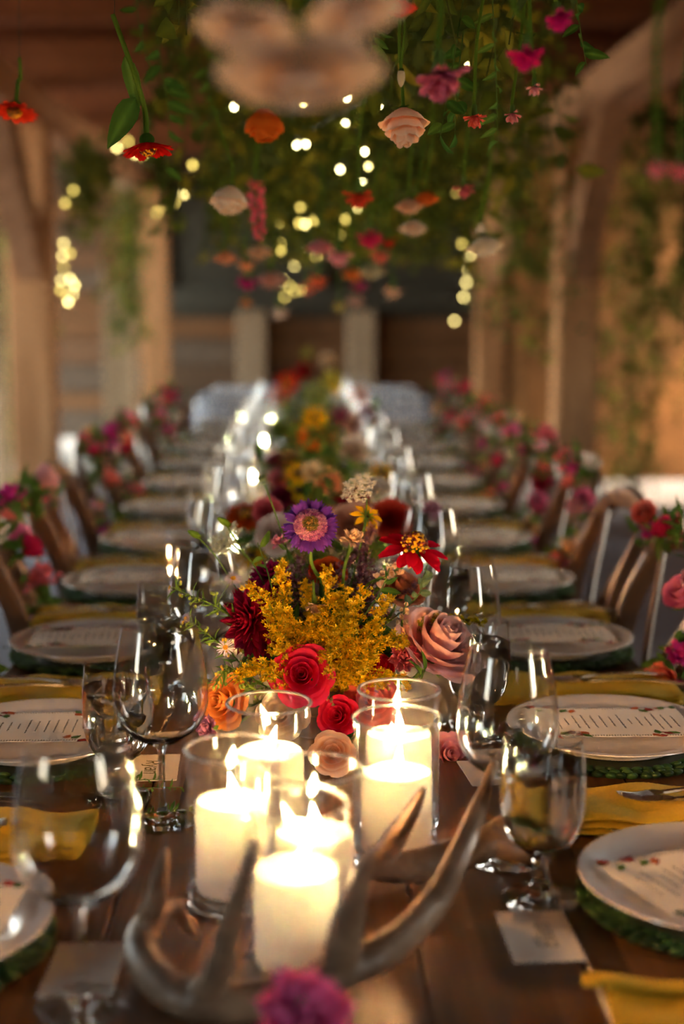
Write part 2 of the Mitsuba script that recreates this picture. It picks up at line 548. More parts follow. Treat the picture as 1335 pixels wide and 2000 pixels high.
FLAME_LIGHT = {'type': 'area', 'radiance': {'type': 'rgb', 'value': [FLAME, FLAME * .50, FLAME * .17]}, 'sampling_weight': 1.0}


def candle(x, y, h, lean, label, glabel, far=False, tall=HH):
    g = thing('candle_cylinder', glabel, 'candle holder', 'glass cylinders around the candles')
    base = tr(x, y, Z0 + .0005) @ sc(1, 1, tall / HH)
    part(g, 'wall', holder_wall, base); part(g, 'base', holder_base, base); part(g, 'rim', holder_rim, base)
    c = thing('pillar_candle', label, 'candle', 'lit pillar candles')
    zb = Z0 + .0135
    r = .0365
    rg = np.random.default_rng(int(abs(x) * 1e4 + y * 1e3))
    prof = [(0, 0), (r * .97, 0), (r, .003), (r, h - .006), (r * .985, h - .0015), (r * .95, h), (r * .9, h - .0012), (r * .8, h - .004), (r * .5, h - .0058), (0, h - .006)]
    m = lathe(smooth_prof(prof[:2], 1)[:1] + prof[1:], 48)
    v = np.array(m.vertices)
    up = v[:, 2] > h * .6
    v[up, 2] += .004 * (meshkit.noise(v[up] * 40 + rg.uniform(0, 50)) - .5)
    m.vertices = v
    part(c, 'wax', S(m, 'wax', smooth=40), tr(x, y, zb))
    zt = zb + h - .006
    w = curve([(0, 0, -.001), (.0008, 0, .005), (.0022, .0005, .0095)], 5)
    part(c, 'wick', S(MB().mesh(tube(w, .0011, 6)), 'wick_black', smooth=True), tr(x, y, zt), label='black burnt wick')
    f = lathe(flame_prof, 16)
    fv = np.array(f.vertices)
    fv[:, 0] += lean[0] * (fv[:, 2] / .027) ** 1.5 * .012; fv[:, 1] += lean[1] * (fv[:, 2] / .027) ** 1.5 * .012
    f.vertices = fv
    d = mikit.ply(f, 'wick_black', smooth=True)
    d['emitter'] = dict(FLAME_LIGHT, sampling_weight=.4 if far else 1.0)
    part(c, 'flame', d, tr(x + .0015, y, zt + .006), label='small bright flame')


near_candles = [((578, 1897), .080, (1.0, -.2), 'in front of all the others behind the antler', 'nearest the antler, front of the cluster'),
                ((614, 1808), .079, (-.3, 0), 'directly behind the front candle', 'just behind the front one'),
                ((457, 1757), .088, (-.4, 0), 'on the left side of the cluster', 'on the left side of the cluster, clear of the antler'),
                ((773, 1678), .082, (.2, .2), 'behind the upright antler tine', 'on the right behind the upright antler tine'),
                ((527, 1640), .086, (.5, .3), 'at the back left below the red rose', 'at the back left below the red rose'),
                ((777, 1606), .090, (-.2, 0), 'at the back right under the pink rose', 'at the back right under the pink rose')]
CANDLE_XY = []
for p, h, lean, a, b in near_candles:
    q = on_table(*p)
    CANDLE_XY.append(q[:2])
    candle(q[0], q[1], h, lean, f'lit white pillar candle {a}', f'clear glass cylinder {b}')
far_spots = [(-.14, 2.74), (.175, 2.58), (-.14, 3.72), (.175, 3.56), (-.14, 4.70), (.175, 4.54), (-.14, 5.68), (.175, 5.52)]
for i, (x, y) in enumerate(far_spots):
    side = 'left' if x < 0 else 'right'
    w_ = f'on the {side} between the {ORD[i // 2]} and {ORD[i // 2 + 1]} centrepieces'
    candle(x, y, .075 + .004 * (i % 3), (0, 0), f'lit white pillar candle {w_}', f'clear glass cylinder {w_}', far=True)

# ---------------------------------------------------------------- glassware
wine_prof = (smooth_prof([(0, 0), (.0345, 0), (.0362, .0012), (.034, .0028), (.018, .0052), (.0075, .0105), (.0045, .019), (.0037, .045), (.0040, .076), (.0072, .0862), (.021, .0935), (.040, .108), (.0502, .127),
                          (.0525, .144), (.0496, .176), (.0445, .205), (.0405, .2235)], 4) +
             smooth_prof([(.0397, .2235), (.0437, .205), (.0488, .176), (.0516, .144), (.0493, .1272), (.0391, .1090), (.0200, .0966), (.0075, .0922), (0, .0914)], 4))
wine_shape = S(lathe(wine_prof, 96), 'glass', smooth=50)
wine_far = S(lathe(wine_prof[:65:2], 36), 'holder_glass', smooth=50)
gob_out = [(0, 0), (.0345, 0), (.036, .0018), (.0345, .0045), (.020, .0085), (.0105, .013), (.0080, .020), (.0078, .034), (.0115, .0445), (.024, .0535), (.0345, .068), (.0400, .088), (.0415, .108), (.0402, .136), (.0375, .163)]
gob_in = [(.0358, .1632), (.0383, .136), (.0395, .108), (.0380, .088), (.0325, .0702), (.0215, .058), (.008, .0525), (0, .0515)]
gob_prof = smooth_prof(gob_out, 4) + smooth_prof(gob_in, 4)
gob_shape = S(lathe(gob_prof, 64), 'glass', smooth=50)
gob_far = S(lathe(gob_prof[:57:2], 32), 'holder_glass', smooth=50)
wi = [(r + .0003 if r > 0 else 0, zz) for r, zz in smooth_prof(gob_in, 4) if zz < .134]
water_prof = [(0, .1335), (.0350, .1335), (wi[0][0], .1345)] + wi
water_shape = S(lathe(water_prof[::-1], 48), 'water', smooth=40)
ir = np.random.default_rng(8)
def ice_cube(s):
    m = box(-s, s, -s, s, -s * .8, s * .8, s * .3).subdivide()
    v = np.array(m.vertices); v *= 1 + .12 * (meshkit.noise(v * 160) - .5)[:, None]
    m.vertices = v
    return m
ice_shape = S(ice_cube(.0105), 'ice', smooth=30)


def wine_glass(x, y, label, far=False):
    k = thing('wine_glass', label, 'wine glass', 'clear stemmed wine glasses along the table')
    put(k, wine_far if far else wine_shape, tr(x, y, Z0 + .0004) @ rz(x * 9 + y))


def goblet(x, y, label, far=False, ice=True):
    k = thing('water_goblet', label, 'water goblet', 'short water goblets along the table')
    M = tr(x, y, Z0 + .0004)
    part(k, 'glass', gob_far if far else gob_shape, M)
    part(k, 'water', water_shape, M, label='clear water')
    if ice:
        for j in range(3):
            part(k, 'ice_cube', ice_shape, M @ tr(.013 * math.cos(j * 2.1 + x * 40), .013 * math.sin(j * 2.1 + x * 40), .113 - .018 * j) @ rx(j + y) @ rz(j * 1.3 + x * 9))


# ---------------------------------------------------------------- place settings
plate_prof = (smooth_prof([(0, .0035), (.080, .0035), (.086, .0005), (.089, .0008), (.094, .006), (.112, .0135), (.1335, .0195)], 3) + [(.1352, .0205), (.1348, .0218)] +
              smooth_prof([(.1325, .0222), (.112, .0168), (.095, .0095), (.086, .0068), (0, .0065)], 3))
plate_shape = S(lathe(plate_prof[::-1], 64), 'ceramic', smooth=45)
side_plate = plate_shape


def leaf_mesh(L, Wd, bend=.3, fold=.25, n=5, col=('2c4a1c', '55762b'), tip=1.0, wave=0.0):
    """A leaf along +x from the origin, its face up."""
    s = np.linspace(0, 1, n + 1)
    wd = Wd / 2 * np.sin(PI * s ** .75) ** .8 * (1 - .15 * s) + .0006 * (1 - s)
    wd[-1] = 0.0004
    v, c = [], []
    a, b = lin(col[0]), lin(col[1])
    x, z = L * np.sin(bend * s) / max(bend, 1e-6), -L * (1 - np.cos(bend * s)) / max(bend, 1e-6)
    for i in range(n + 1):
        for t in (-1, -.5, 0, .5, 1):
            v.append((x[i], t * wd[i], z[i] + fold * abs(t) * wd[i] + wave * wd[i] * math.sin(7 * s[i] + 2 * t)))
            c.append(a * .6 + b * .4 if t else b)
    return np.array(v), np.vstack([grid_faces(n + 1, 5)]), np.array(c)


mr = np.random.default_rng(12)
def mat_meshes():
    base = lathe([(0, 0), (.125, 0), (.1255, .004), (0, .004)], 40)
    leaves = MB()
    for ring, (r, nleaf) in enumerate(((.1285, 56), (.118, 52), (.107, 46))):
        for j in range(nleaf):
            a = (j + .5 * (ring % 2)) * 2 * PI / nleaf + mr.uniform(-.02, .02)
            m = trimesh.creation.icosphere(1)
            v = np.array(m.vertices) * (.0095, .0072, .0042)
            g = lin(['24401c', '2f5226', '1c3416', '3a5c2a'][mr.integers(4)])
            leaves.mesh((v, m.faces), g, rz(a) @ tr(r, 0, .0056) @ ry(-.35 + mr.uniform(-.15, .15)))
    return base, leaves
mat_base, mat_leaf = mat_meshes()
mat_base_shape, mat_leaf_shape = S(mat_base, 'wire', smooth=40), S(mat_leaf, 'painted', smooth=True)


def napkin_mesh(seed, fan=0.0):
    rg = np.random.default_rng(seed)
    out = MB()
    zc = .0012
    for layer in range(3):
        th = .0058
        x0, x1, y0, y1 = -.135 - fan * layer * .25, .14, -.066 + .003 * layer + fan * layer * .5, .066 - .004 * layer
        nx, ny = 36, 20
        U = np.linspace(0, 1, nx); V = np.linspace(0, 1, ny)
        gx, gy = np.meshgrid(x0 + (x1 - x0) * U, y0 + (y1 - y0) * V, indexing='ij')
        gx = gx + fan * layer * .4 * (gy + .06)
        edge = np.minimum(np.minimum(gx - gx.min(), gx.max() - gx), np.minimum(gy - y0, y1 - gy)) / .004
        puff = np.sqrt(np.clip(1 - (1 - np.clip(edge, 0, 1)) ** 2, 0, 1))
        wob = .0038 * (meshkit.fbm(np.stack([gx * 16 + seed * 7, gy * 22, gx * 0 + layer], -1), 3) - .5) + .0012 * np.sin(gx * 60 + seed) * np.sin(gy * 40)
        top = zc + th * (.55 + .45 * puff) + wob * (layer + .6)
        bot = zc + th * (.45 - .45 * puff) + wob * (layer + .0)
        bot = np.maximum(bot, .0008)
        f = grid_faces(nx, ny)
        out.add(np.stack([gx, gy, top], -1).reshape(-1, 3), f)
        out.add(np.stack([gx, gy, bot], -1).reshape(-1, 3), f[:, ::-1])
        loop = [(i, 0) for i in range(nx)] + [(nx - 1, j) for j in range(1, ny)] + [(i, ny - 1) for i in range(nx - 2, -1, -1)] + [(0, j) for j in range(ny - 2, 0, -1)]
        a = np.array([(gx[q], gy[q], top[q]) for q in loop]); b = np.array([(gx[q], gy[q], bot[q]) for q in loop])
        out.add(np.vstack([b, a]), grid_faces(2, len(loop), True))
        zc += th
    return out
napkins = [S(napkin_mesh(s), 'napkin_cloth', smooth=50) for s in (1, 2, 3)]
napkin_fan = S(napkin_mesh(5, .10), 'napkin_cloth', smooth=50)


def cutlery():
    out = {}
    def bar(pts, w, th, k=8):
        p = curve(pts, 5)
        m = MB()
        ws = np.interp(np.linspace(0, 1, len(p)), np.linspace(0, 1, len(w)), w)
        v, f = tube(p, 1.0, k, flat=(1, 1))
        v = v.reshape(-1, 3)
        n_ = len(p)
        for i in range(n_):
            ring = v[i * k:(i + 1) * k] - p[i]
            ring[:, 1] *= ws[i] / 2; ring[:, 2] *= th / 2; ring[:, 0] *= .1
            v[i * k:(i + 1) * k] = p[i] + ring
        return v, f
    fork = MB().mesh(bar([(.11, 0, .004), (.06, 0, .0075), (0, 0, .006), (-.03, 0, .003), (-.045, 0, .004)], [.014, .011, .006, .007, .018], .0024))
    for t in (-.0072, -.0024, .0024, .0072):
        fork.mesh(tube(curve([(-.044, t, .004), (-.065, t, .0022), (-.088, t * .95, .0062)], 4), [.0013] * 8 + [.0007], 6))
    out['fork'] = fork
    out['knife'] = MB().mesh(bar([(.115, 0, .003), (.05, 0, .004), (.01, 0, .0035)], [.013, .012, .010], .0045)).mesh(bar([(.01, 0, .0035), (-.05, .001, .003), (-.10, .002, .003)], [.012, .018, .003], .0016))
    sp = MB().mesh(bar([(.11, 0, .004), (.05, 0, .008), (0, 0, .006), (-.035, 0, .004)], [.014, .010, .006, .008], .0024))
    m = trimesh.creation.icosphere(2); v = np.array(m.vertices) * (.030, .019, .0035); v[:, 2] += .006 * ((v[:, 0] / .030) ** 2 + (v[:, 1] / .019) ** 2) + .002
    sp.mesh((v + (-.062, 0, 0), m.faces)); out['spoon'] = sp
    return {k: S(m, 'silver', smooth=40) for k, m in out.items()}
CUT = cutlery()


def menu_mesh(seed):
    rg = np.random.default_rng(seed)
    card = box(-.1, .1, -.062, .062, 0, .0009)
    words = MB()
    for i in range(15):
        x = -.082 + i * .0118
        L = rg.uniform(.018, .062) if i % 4 else rg.uniform(.04, .07)
        y = -L / 2
        while y < L / 2:
            l = rg.uniform(.003, .010)
            words.mesh(box(x - .0007 - rg.uniform(0, .0006), x + .0007, y, min(y + l, L / 2), .0009, .00115), lin('4a3f34'))
            y += l + .0016
    deco = MB()
    for sx in (-1, 1):
        for sy in (-1, 1):
            for j in range(7):
                x, y = sx * (.094 - .009 * j), sy * (.055 + .004 * math.sin(j * 2))
                c = lin(['8e2418', '3d5a22', 'b4552a', '2f4a1e', '9c2b24', '54702f', '6a1c1a'][(j + seed) % 7])
                lf = leaf_mesh(.016, .010, .01, 0.0, 3)
                deco.mesh((lf[0] * (1, 1, .02), lf[1]), c, tr(x, y, .0011 + .00004 * j) @ rz(rg.uniform(0, 6)))
    for j in range(46):
        x = -.08 + j * .0035
        for sy in (-1, 1):
            deco.mesh(box(x, x + .0014, sy * .0585 - .002, sy * .0585 + .002, .0009, .00112), lin('5a4a2a'))
    return S(card, 'paper'), S(words, 'print'), S(deco, 'print')
MENU = menu_mesh(3)
CX = {1: .392, -1: -.345}
ROWS = {1: [1.285 + .49 * k for k in range(11)], -1: [1.25, 1.77] + [2.265 + .49 * k for k in range(9)]}
rs = np.random.default_rng(21)
for s in (1, -1):
    side = 'right' if s > 0 else 'left'
    for k, Y in enumerate(ROWS[s]):
        far = k > 3
        o = ORD[k]
        where = f'at the {o} place from the near end on the {side}'
        B = tr(CX[s] + rs.uniform(-.006, .006) - (.022 if s < 0 and k == 0 else 0), Y + rs.uniform(-.006, .006) - (.045 if s < 0 and k == 0 else 0), Z0) @ rz(0 if s > 0 else PI)
        g = thing('placemat', f'round green leaf placemat {where}', 'placemat', 'green leaf placemats')
        part(g, 'backing', mat_base_shape, B @ tr(0, 0, .0004)); part(g, 'leaf_edge', mat_leaf_shape, B, kind='stuff')
        g = thing('dinner_plate', f'white dinner plate {where}', 'plate', 'white dinner plates')
        put(g, plate_shape, B @ tr(0, 0, .0105))
        g = thing('menu_card', f'cream floral menu card {where}', 'menu', 'menu cards on the plates')
        M = B @ tr(0.0, 0, .0334) @ rz(rs.uniform(-.07, .07) + (.35 if s > 0 and k == 0 else 0)) @ ry(rs.uniform(-.01, .01))
        part(g, 'card', MENU[0], M); part(g, 'text_line', MENU[1], M, kind='stuff'); part(g, 'printed_flowers', MENU[2], M, kind='stuff')
        g = thing('napkin', f'folded mustard napkin {where}', 'napkin', 'mustard yellow napkins')
        nap = napkin_fan if (s > 0 and k == 0) else napkins[(k + (s > 0)) % 3]
        NM = B @ tr(.003, -.248, 0) @ rz(rs.uniform(-.04, .04) + (-.10 if s > 0 and k == 0 else 0))
        put(g, nap, NM)
        for j in range(2):
            g = thing('fork', f'{"longer" if j else "shorter"} silver fork {where}', 'fork', 'silver forks')
            put(g, CUT['fork'], NM @ tr(.03 + .012 * j, .018 - .03 * j, .0205) @ rz((-.12 if j else .16) + rs.uniform(-.05, .05)) @ sc(.9 + .08 * j))
        g = thing('table_knife', f'silver table knife {where}', 'knife', 'silver knives')
        put(g, CUT['knife'], B @ tr(.02, .166, .0002) @ rz(rs.uniform(-.05, .05)))
        g = thing('spoon', f'silver spoon {where}', 'spoon', 'silver spoons')
        put(g, CUT['spoon'], B @ tr(.015, .193, .0002) @ rz(rs.uniform(-.06, .06)))
wine_r = [(.205, 1.402), (.212, 1.885)] + [(.21 + .004 * (k % 2), ROWS[1][k] + .115) for k in range(2, 11)]
gob_r = [(.226, 1.306), (.224, 1.80)] + [(.228, ROWS[1][k] + .02) for k in range(2, 11)]
wine_l = [(-.186, 1.105), (-.161, 1.522), (-.145, 2.0)] + [(-.15, ROWS[-1][k] - .26) for k in range(3, 11)]
gob_l = [None, (-.218, 1.595), (-.211, 2.07)] + [(-.215, ROWS[-1][k] - .19) for k in range(3, 11)]
for side, W_, G_ in (('right', wine_r, gob_r), ('left', wine_l, gob_l)):
    for k in range(11):
        wine_glass(*W_[k], f'clear stemmed wine glass, {ORD[k]} from the near end, {side} of the flowers', far=k > 3)
        if G_[k]:
            goblet(*G_[k], f'short footed water goblet, {ORD[k]} from the near end, {side} of the flowers', far=k > 3, ice=0 < k < 3)


def name_card(px, text, s, label):
    c = np.array([on_table(*p)[:2] for p in px])
    o = c.mean(0)
    ex = (c[1] + c[2] - c[0] - c[3]) / 2; w = np.linalg.norm(ex); ang = math.atan2(ex[1], ex[0])
    h = np.linalg.norm(c[0] + c[1] - c[2] - c[3]) / 2
    M = tr(o[0], o[1], Z0 + .0004) @ rz(ang)
    g = thing('place_card', label, 'place card', 'small cream place cards')
    part(g, 'card', S(box(-w / 2, w / 2, -h / 2, h / 2, 0, .0011), 'paper'), M @ rx(.012) @ tr(0, 0, h * .007))
    if text:
        t = meshkit.text_mesh(text, .019, .0002)
        v = np.array(t.vertices); v[:, 0] *= .8; v[:, 0] += v[:, 1] * .12
        v[:, :2] -= (v[:, :2].min(0) + v[:, :2].max(0)) / 2
        t.vertices = v
        part(g, 'lettering', S((v, t.faces, lin('5d5320')), 'print'), M @ rx(.012) @ tr(.004 * s, 0, h * .007 + .0011) @ rz(PI / 2 if s > 0 else -PI / 2), label='olive green handwritten name')


name_card([(973, 1787), (1105, 1783), (1137, 1878), (995, 1882)], 'Ellen', 1, 'cream place card with a blurred name below the nearest water goblet')
name_card([(893, 1490), (993, 1486), (1020, 1532), (920, 1537)], 'Robin', 1, 'cream place card reading Robin beside the pink rose')
name_card([(264, 1478), (355, 1477), (342, 1525), (240, 1528)], 'Ryan', -1, 'tan place card reading Ryan behind a wine glass stem')
name_card([(110, 1847), (245, 1847), (220, 1950), (75, 1950)], '', -1, 'blank-looking tan place card behind the nearest wine glass stem')

# ---------------------------------------------------------------- antlers
def hull_chain(pts, rad):
    import manifold3d as m3
    parts_ = []
    for (a, ra), (b, rb) in zip(zip(pts[:-1], rad[:-1]), zip(pts[1:], rad[1:])):
        parts_.append(m3.Manifold.hull(m3.Manifold.sphere(ra, 14).translate(list(map(float, a))) + m3.Manifold.sphere(rb, 14).translate(list(map(float, b)))))
    out = parts_[0]
    for q in parts_[1:]: out = out + q
    return out


def antler(label, chains):
    solid = None
    for pts in chains:
        p = curve([list(at(x, y, Y)) + [r] for x, y, Y, r in pts], 4)
        h = hull_chain(p[:, :3], p[:, 3])
        solid = h if solid is None else solid + h
    m = solid.refine_to_length(.005).to_mesh()
    t = trimesh.Trimesh(m.vert_properties[:, :3], m.tri_verts)
    trimesh.smoothing.filter_taubin(t, iterations=14)
    v = np.array(t.vertices)
    v += t.vertex_normals * (.0016 * (meshkit.fbm(v * (60, 60, 60), 3) - .5))[:, None]
    v[:, 2] = np.maximum(v[:, 2], Z0 + .0006)
    t.vertices = v
    k = thing('antler', label, 'antler')
    put(k, S(t, 'antler_bone', smooth=True))


antler('grey-brown forked antler curling round the front of the candles', [
    [(352, 1762, 1.235, .005), (318, 1778, 1.22, .010), (287, 1810, 1.19, .014), (274, 1852, 1.155, .0155), (300, 1905, 1.115, .0155), (355, 1945, 1.085, .016), (430, 1957, 1.075, .017), (520, 1950, 1.078, .017), (610, 1925, 1.09, .0175), (672, 1890, 1.10, .018)],
    [(676, 1890, 1.10, .0175), (740, 1862, 1.115, .0155), (800, 1815, 1.15, .0145), (855, 1752, 1.20, .0130), (898, 1665, 1.255, .0115), (935, 1575, 1.30, .0085), (964, 1492, 1.34, .0035)],
    [(664, 1885, 1.10, .0165), (676, 1812, 1.08, .013), (698, 1740, 1.065, .009), (724, 1662, 1.05, .0035)],
    [(388, 1950, 1.08, .0135), (425, 1895, 1.06, .0115), (452, 1800, 1.045, .009), (474, 1725, 1.03, .006), (498, 1648, 1.02, .0028)],
    [(284, 1822, 1.18, .0125), (300, 1770, 1.165, .0095), (312, 1715, 1.155, .007), (322, 1664, 1.15, .003)],
    [(345, 1768, 1.23, .005), (362, 1800, 1.225, .007), (385, 1828, 1.22, .003)],
])
antler('tan antler with an upright tine lying by the right candle', [
    [(722, 1690, 1.33, .013), (770, 1694, 1.33, .0155), (830, 1688, 1.335, .017), (890, 1668, 1.35, .0175), (950, 1645, 1.37, .017), (1000, 1612, 1.395, .0155), (1030, 1585, 1.42, .012)],
    [(735, 1688, 1.33, .0135), (770, 1640, 1.325, .0115), (800, 1592, 1.32, .0085), (824, 1545, 1.315, .0035)],
    [(960, 1640, 1.37, .0145), (1000, 1660, 1.37, .013), (1040, 1668, 1.375, .010)],
])

# ---------------------------------------------------------------- flowers: each builder returns (part name, (v, f, colours), material) in a frame whose +z is where the bloom faces
def petal(L, W, bend=0.0, cup=.25, point=.5, base=.25, n=7, m=5, c=('ffffff', 'ffffff'), ruffle=0.0, notch=0.0, seed=0, cmid=None):
    """A petal that grows from the origin along +x with its face to +z, bending up by bend radians."""
    s = np.linspace(0, 1, n); t = np.linspace(-1, 1, m)
    prof = np.interp(s, [0, .25, .5, .75, .9, 1], [base, .62, .92, 1.0 - .35 * point, .78 - .6 * point, .5 - .5 * point + .02])
    w = W / 2 * prof
    if abs(bend) > 1e-4:
        cx, cz = L * np.sin(bend * s) / bend, L * (1 - np.cos(bend * s)) / bend
    else:
        cx, cz = L * s, 0 * s
    S_, T_ = np.meshgrid(np.arange(n), t, indexing='ij')
    ss = s[S_]
    x = cx[S_] * (1 - .10 * T_ ** 2 * ss) - notch * L * np.exp(-(T_ / .3) ** 2) * (ss > .95)
    y = T_ * w[S_]
    z = cz[S_] + cup * w[S_] * T_ ** 2
    if ruffle:
        z = z + ruffle * L * ss ** 2 * np.sin(T_ * 5 + seed * 1.7)
        x = x + ruffle * L * ss ** 3 * .6 * np.sin(T_ * 8 + seed)
    a, b = lin(c[0]), lin(c[1])
    u = ss[..., None]
    col = a * (1 - u) + b * u
    if cmid is not None:
        col = col + (lin(cmid) - col) * np.exp(-(T_[..., None] / .35) ** 2) * .5
    return np.stack([x, y, z], -1).reshape(-1, 3), grid_faces(n, m), col.reshape(-1, 3)


def xf(m, M):
    return (np.asarray(m[0]) @ M[:3, :3].T + M[:3, 3], m[1], m[2])


def rose_petal(open_, H, span, roll, c, seed=0, n=8, m=7):
    s = np.linspace(0, 1, n); t = np.linspace(-1, 1, m)
    s_, T_ = np.meshgrid(s, t, indexing='ij')
    q = s_ * (1 - .16 * np.abs(T_) ** 2.6)
    over = np.maximum(0, q - .66)
    r = open_ * (.16 + .84 * np.sin(np.minimum(q * 1.25, 1) * PI / 2)) * (1 - .10 * T_ ** 2 * (1 - roll)) + roll * over ** 1.6 * 1.5 * (.4 + open_)
    z = H * q - roll * over ** 2 * 1.9
    z = z + .025 * np.sin(4 * T_ + seed) * q
    ang = T_ * span
    a, b = lin(c[0]), lin(c[1])
    col = (a + (b - a) * (q[..., None] ** 1.4)).reshape(-1, 3)
    return np.stack([r * np.cos(ang), r * np.sin(ang), z], -1).reshape(-1, 3), grid_faces(n, m), col


def calyx_parts(R=.35, g=('3a5a20', '6d8a3a'), z=-.05, sep=True):
    out = [('calyx', xf((np.array(trimesh.creation.icosphere(2).vertices), trimesh.creation.icosphere(2).faces, np.broadcast_to(lin(g[0]), (162, 3))), tr(0, 0, z - .06) @ sc(R * .62, R * .62, R * .55)), 'leaf')]
    if sep:
        mb = MB()
        for j in range(5):
            mb.mesh(xf(petal(R * 1.7, R * .5, .9, .3, 1.0, .8, 5, 3, g), rz(j * 2 * PI / 5) @ tr(R * .25, 0, z - .1) @ ry(.35)))
        out.append(('sepal', mb.get(), 'leaf'))
    return out


def rose(c=("d8315a", "f0406a"), n=5, open_=1.0, seed=0, ruff=1.0, tall=1.0):
    """Unit radius rose."""
    out = []
    layers = [(.13, .86, 1.5, 0.0, 3), (.24, .92, 1.25, .02, 4), (.40, .92, .95, .12, 5), (.60, .86, .80, .35, 5), (.80, .74, .72, .70, 6), (.95, .58, .66, 1.0, 6)][:n + 1]
    rg = np.random.default_rng(seed + 11)
    for li, (o, H, span, roll, k) in enumerate(layers):
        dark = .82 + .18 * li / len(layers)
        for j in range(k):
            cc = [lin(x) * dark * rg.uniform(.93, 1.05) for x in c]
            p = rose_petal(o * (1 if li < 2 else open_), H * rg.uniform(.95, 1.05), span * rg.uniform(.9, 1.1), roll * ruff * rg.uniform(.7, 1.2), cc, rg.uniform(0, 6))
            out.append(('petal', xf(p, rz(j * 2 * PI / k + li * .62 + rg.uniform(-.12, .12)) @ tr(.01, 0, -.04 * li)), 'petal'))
    return [(nm, xf(m, sc(1, 1, tall)), b) for nm, m, b in out] + calyx_parts(.34, z=-.12)


def dahlia(c=('3a0614', '7c1030'), seed=0, rows=8):
    out = []; rg = np.random.default_rng(seed + 5)
    for i in range(rows):
        u = i / (rows - 1)
        k = int(6 + 9 * u)
        L = .36 + .56 * u
        tilt = 1.40 - 1.75 * u                     # 1.4 rad above the plane in the heart, below it at the rim
        for j in range(k):
            cc = [lin(x) * rg.uniform(.8, 1.2) for x in c]
            p = petal(L * rg.uniform(.94, 1.06), .20 + .17 * u, .35, .85 - .35 * u, .95, .45, 7, 5, cc)
            out.append(('petal', xf(p, rz((j + .5 * (i % 2)) * 2 * PI / k + rg.uniform(-.05, .05)) @ tr(.05 + .04 * u, 0, .28 - .30 * u) @ ry(-tilt)), 'petal'))
    return out + calyx_parts(.3, z=-.1)


def dots(pts, r, c, rg, sub=1, flat=1.0):
    mb = MB(); m = trimesh.creation.icosphere(sub)
    for p in pts:
        q = r * rg.uniform(.7, 1.25)
        mb.mesh((np.array(m.vertices) * (q, q, q * flat), m.faces), lin(c[rg.integers(len(c))]), tr(*p))
    return mb.get()


def zinnia(c=('a80f18', 'd8202a'), n=(13, 9), seed=0, droop=.1, cone=.30, conec=('6a2008', 'd89a10', 'e0a818', '4a1408'), back='c8694a'):
    out = []; rg = np.random.default_rng(seed + 3)
    for row, k in enumerate(n):
        for j in range(k):
            cc = [lin(x) * rg.uniform(.85, 1.12) for x in c]
            p = petal((.80 - .12 * row) * rg.uniform(.92, 1.06), .36, -.3 * rg.uniform(.3, 1.5) * droop * 5, .25, .12, .35, 7, 5, cc, notch=.05, ruffle=.03, seed=j)
            out.append(('petal', xf(p, rz((j + .4 * row) * 2 * PI / k + rg.uniform(-.08, .08)) @ tr(.20, 0, .03 + .05 * row) @ ry(-.06 - .12 * row + droop)), 'petal'))
    pts = []
    for i in range(110):
        a = i * 2.39996; q = math.sqrt((i + .5) / 110)
        pts.append((cone * q * math.cos(a), cone * q * math.sin(a), .10 + .34 * math.sqrt(max(0, 1 - q * q)) * cone / .3))
    out.append(('disc', dots(pts, .045, conec, rg), 'painted'))
    return out + calyx_parts(.42, z=-.02, sep=False)


def rudbeckia(c=('c88a06', 'f0b414'), n=11, seed=0, L=.78, W=.32):
    out = []; rg = np.random.default_rng(seed + 9)
    for j in range(n):
        cc = [lin(x) * rg.uniform(.88, 1.1) for x in c]
        p = petal(L * rg.uniform(.9, 1.05), W, -.4, .2, .55, .4, 7, 5, cc)
        out.append(('petal', xf(p, rz(j * 2 * PI / n + rg.uniform(-.06, .06)) @ tr(.2, 0, .02) @ ry(.05)), 'petal'))
    pts = [(.24 * math.sqrt((i + .5) / 60) * math.cos(i * 2.4), .24 * math.sqrt((i + .5) / 60) * math.sin(i * 2.4), .08 + .22 * (1 - (i + .5) / 60)) for i in range(60)]
    out.append(('disc', dots(pts, .045, ('2a1408', '3c1e0c', '1c0e06'), rg), 'painted'))
    mb = MB()
    for j in range(9):
        mb.mesh(xf(petal(.42, .13, .3, .2, .9, .6, 5, 3, ('49661e', '5f8030')), rz(j * .7) @ tr(.1, 0, -.05) @ ry(.05)))
    return out + [('sepal', mb.get(), 'leaf')]


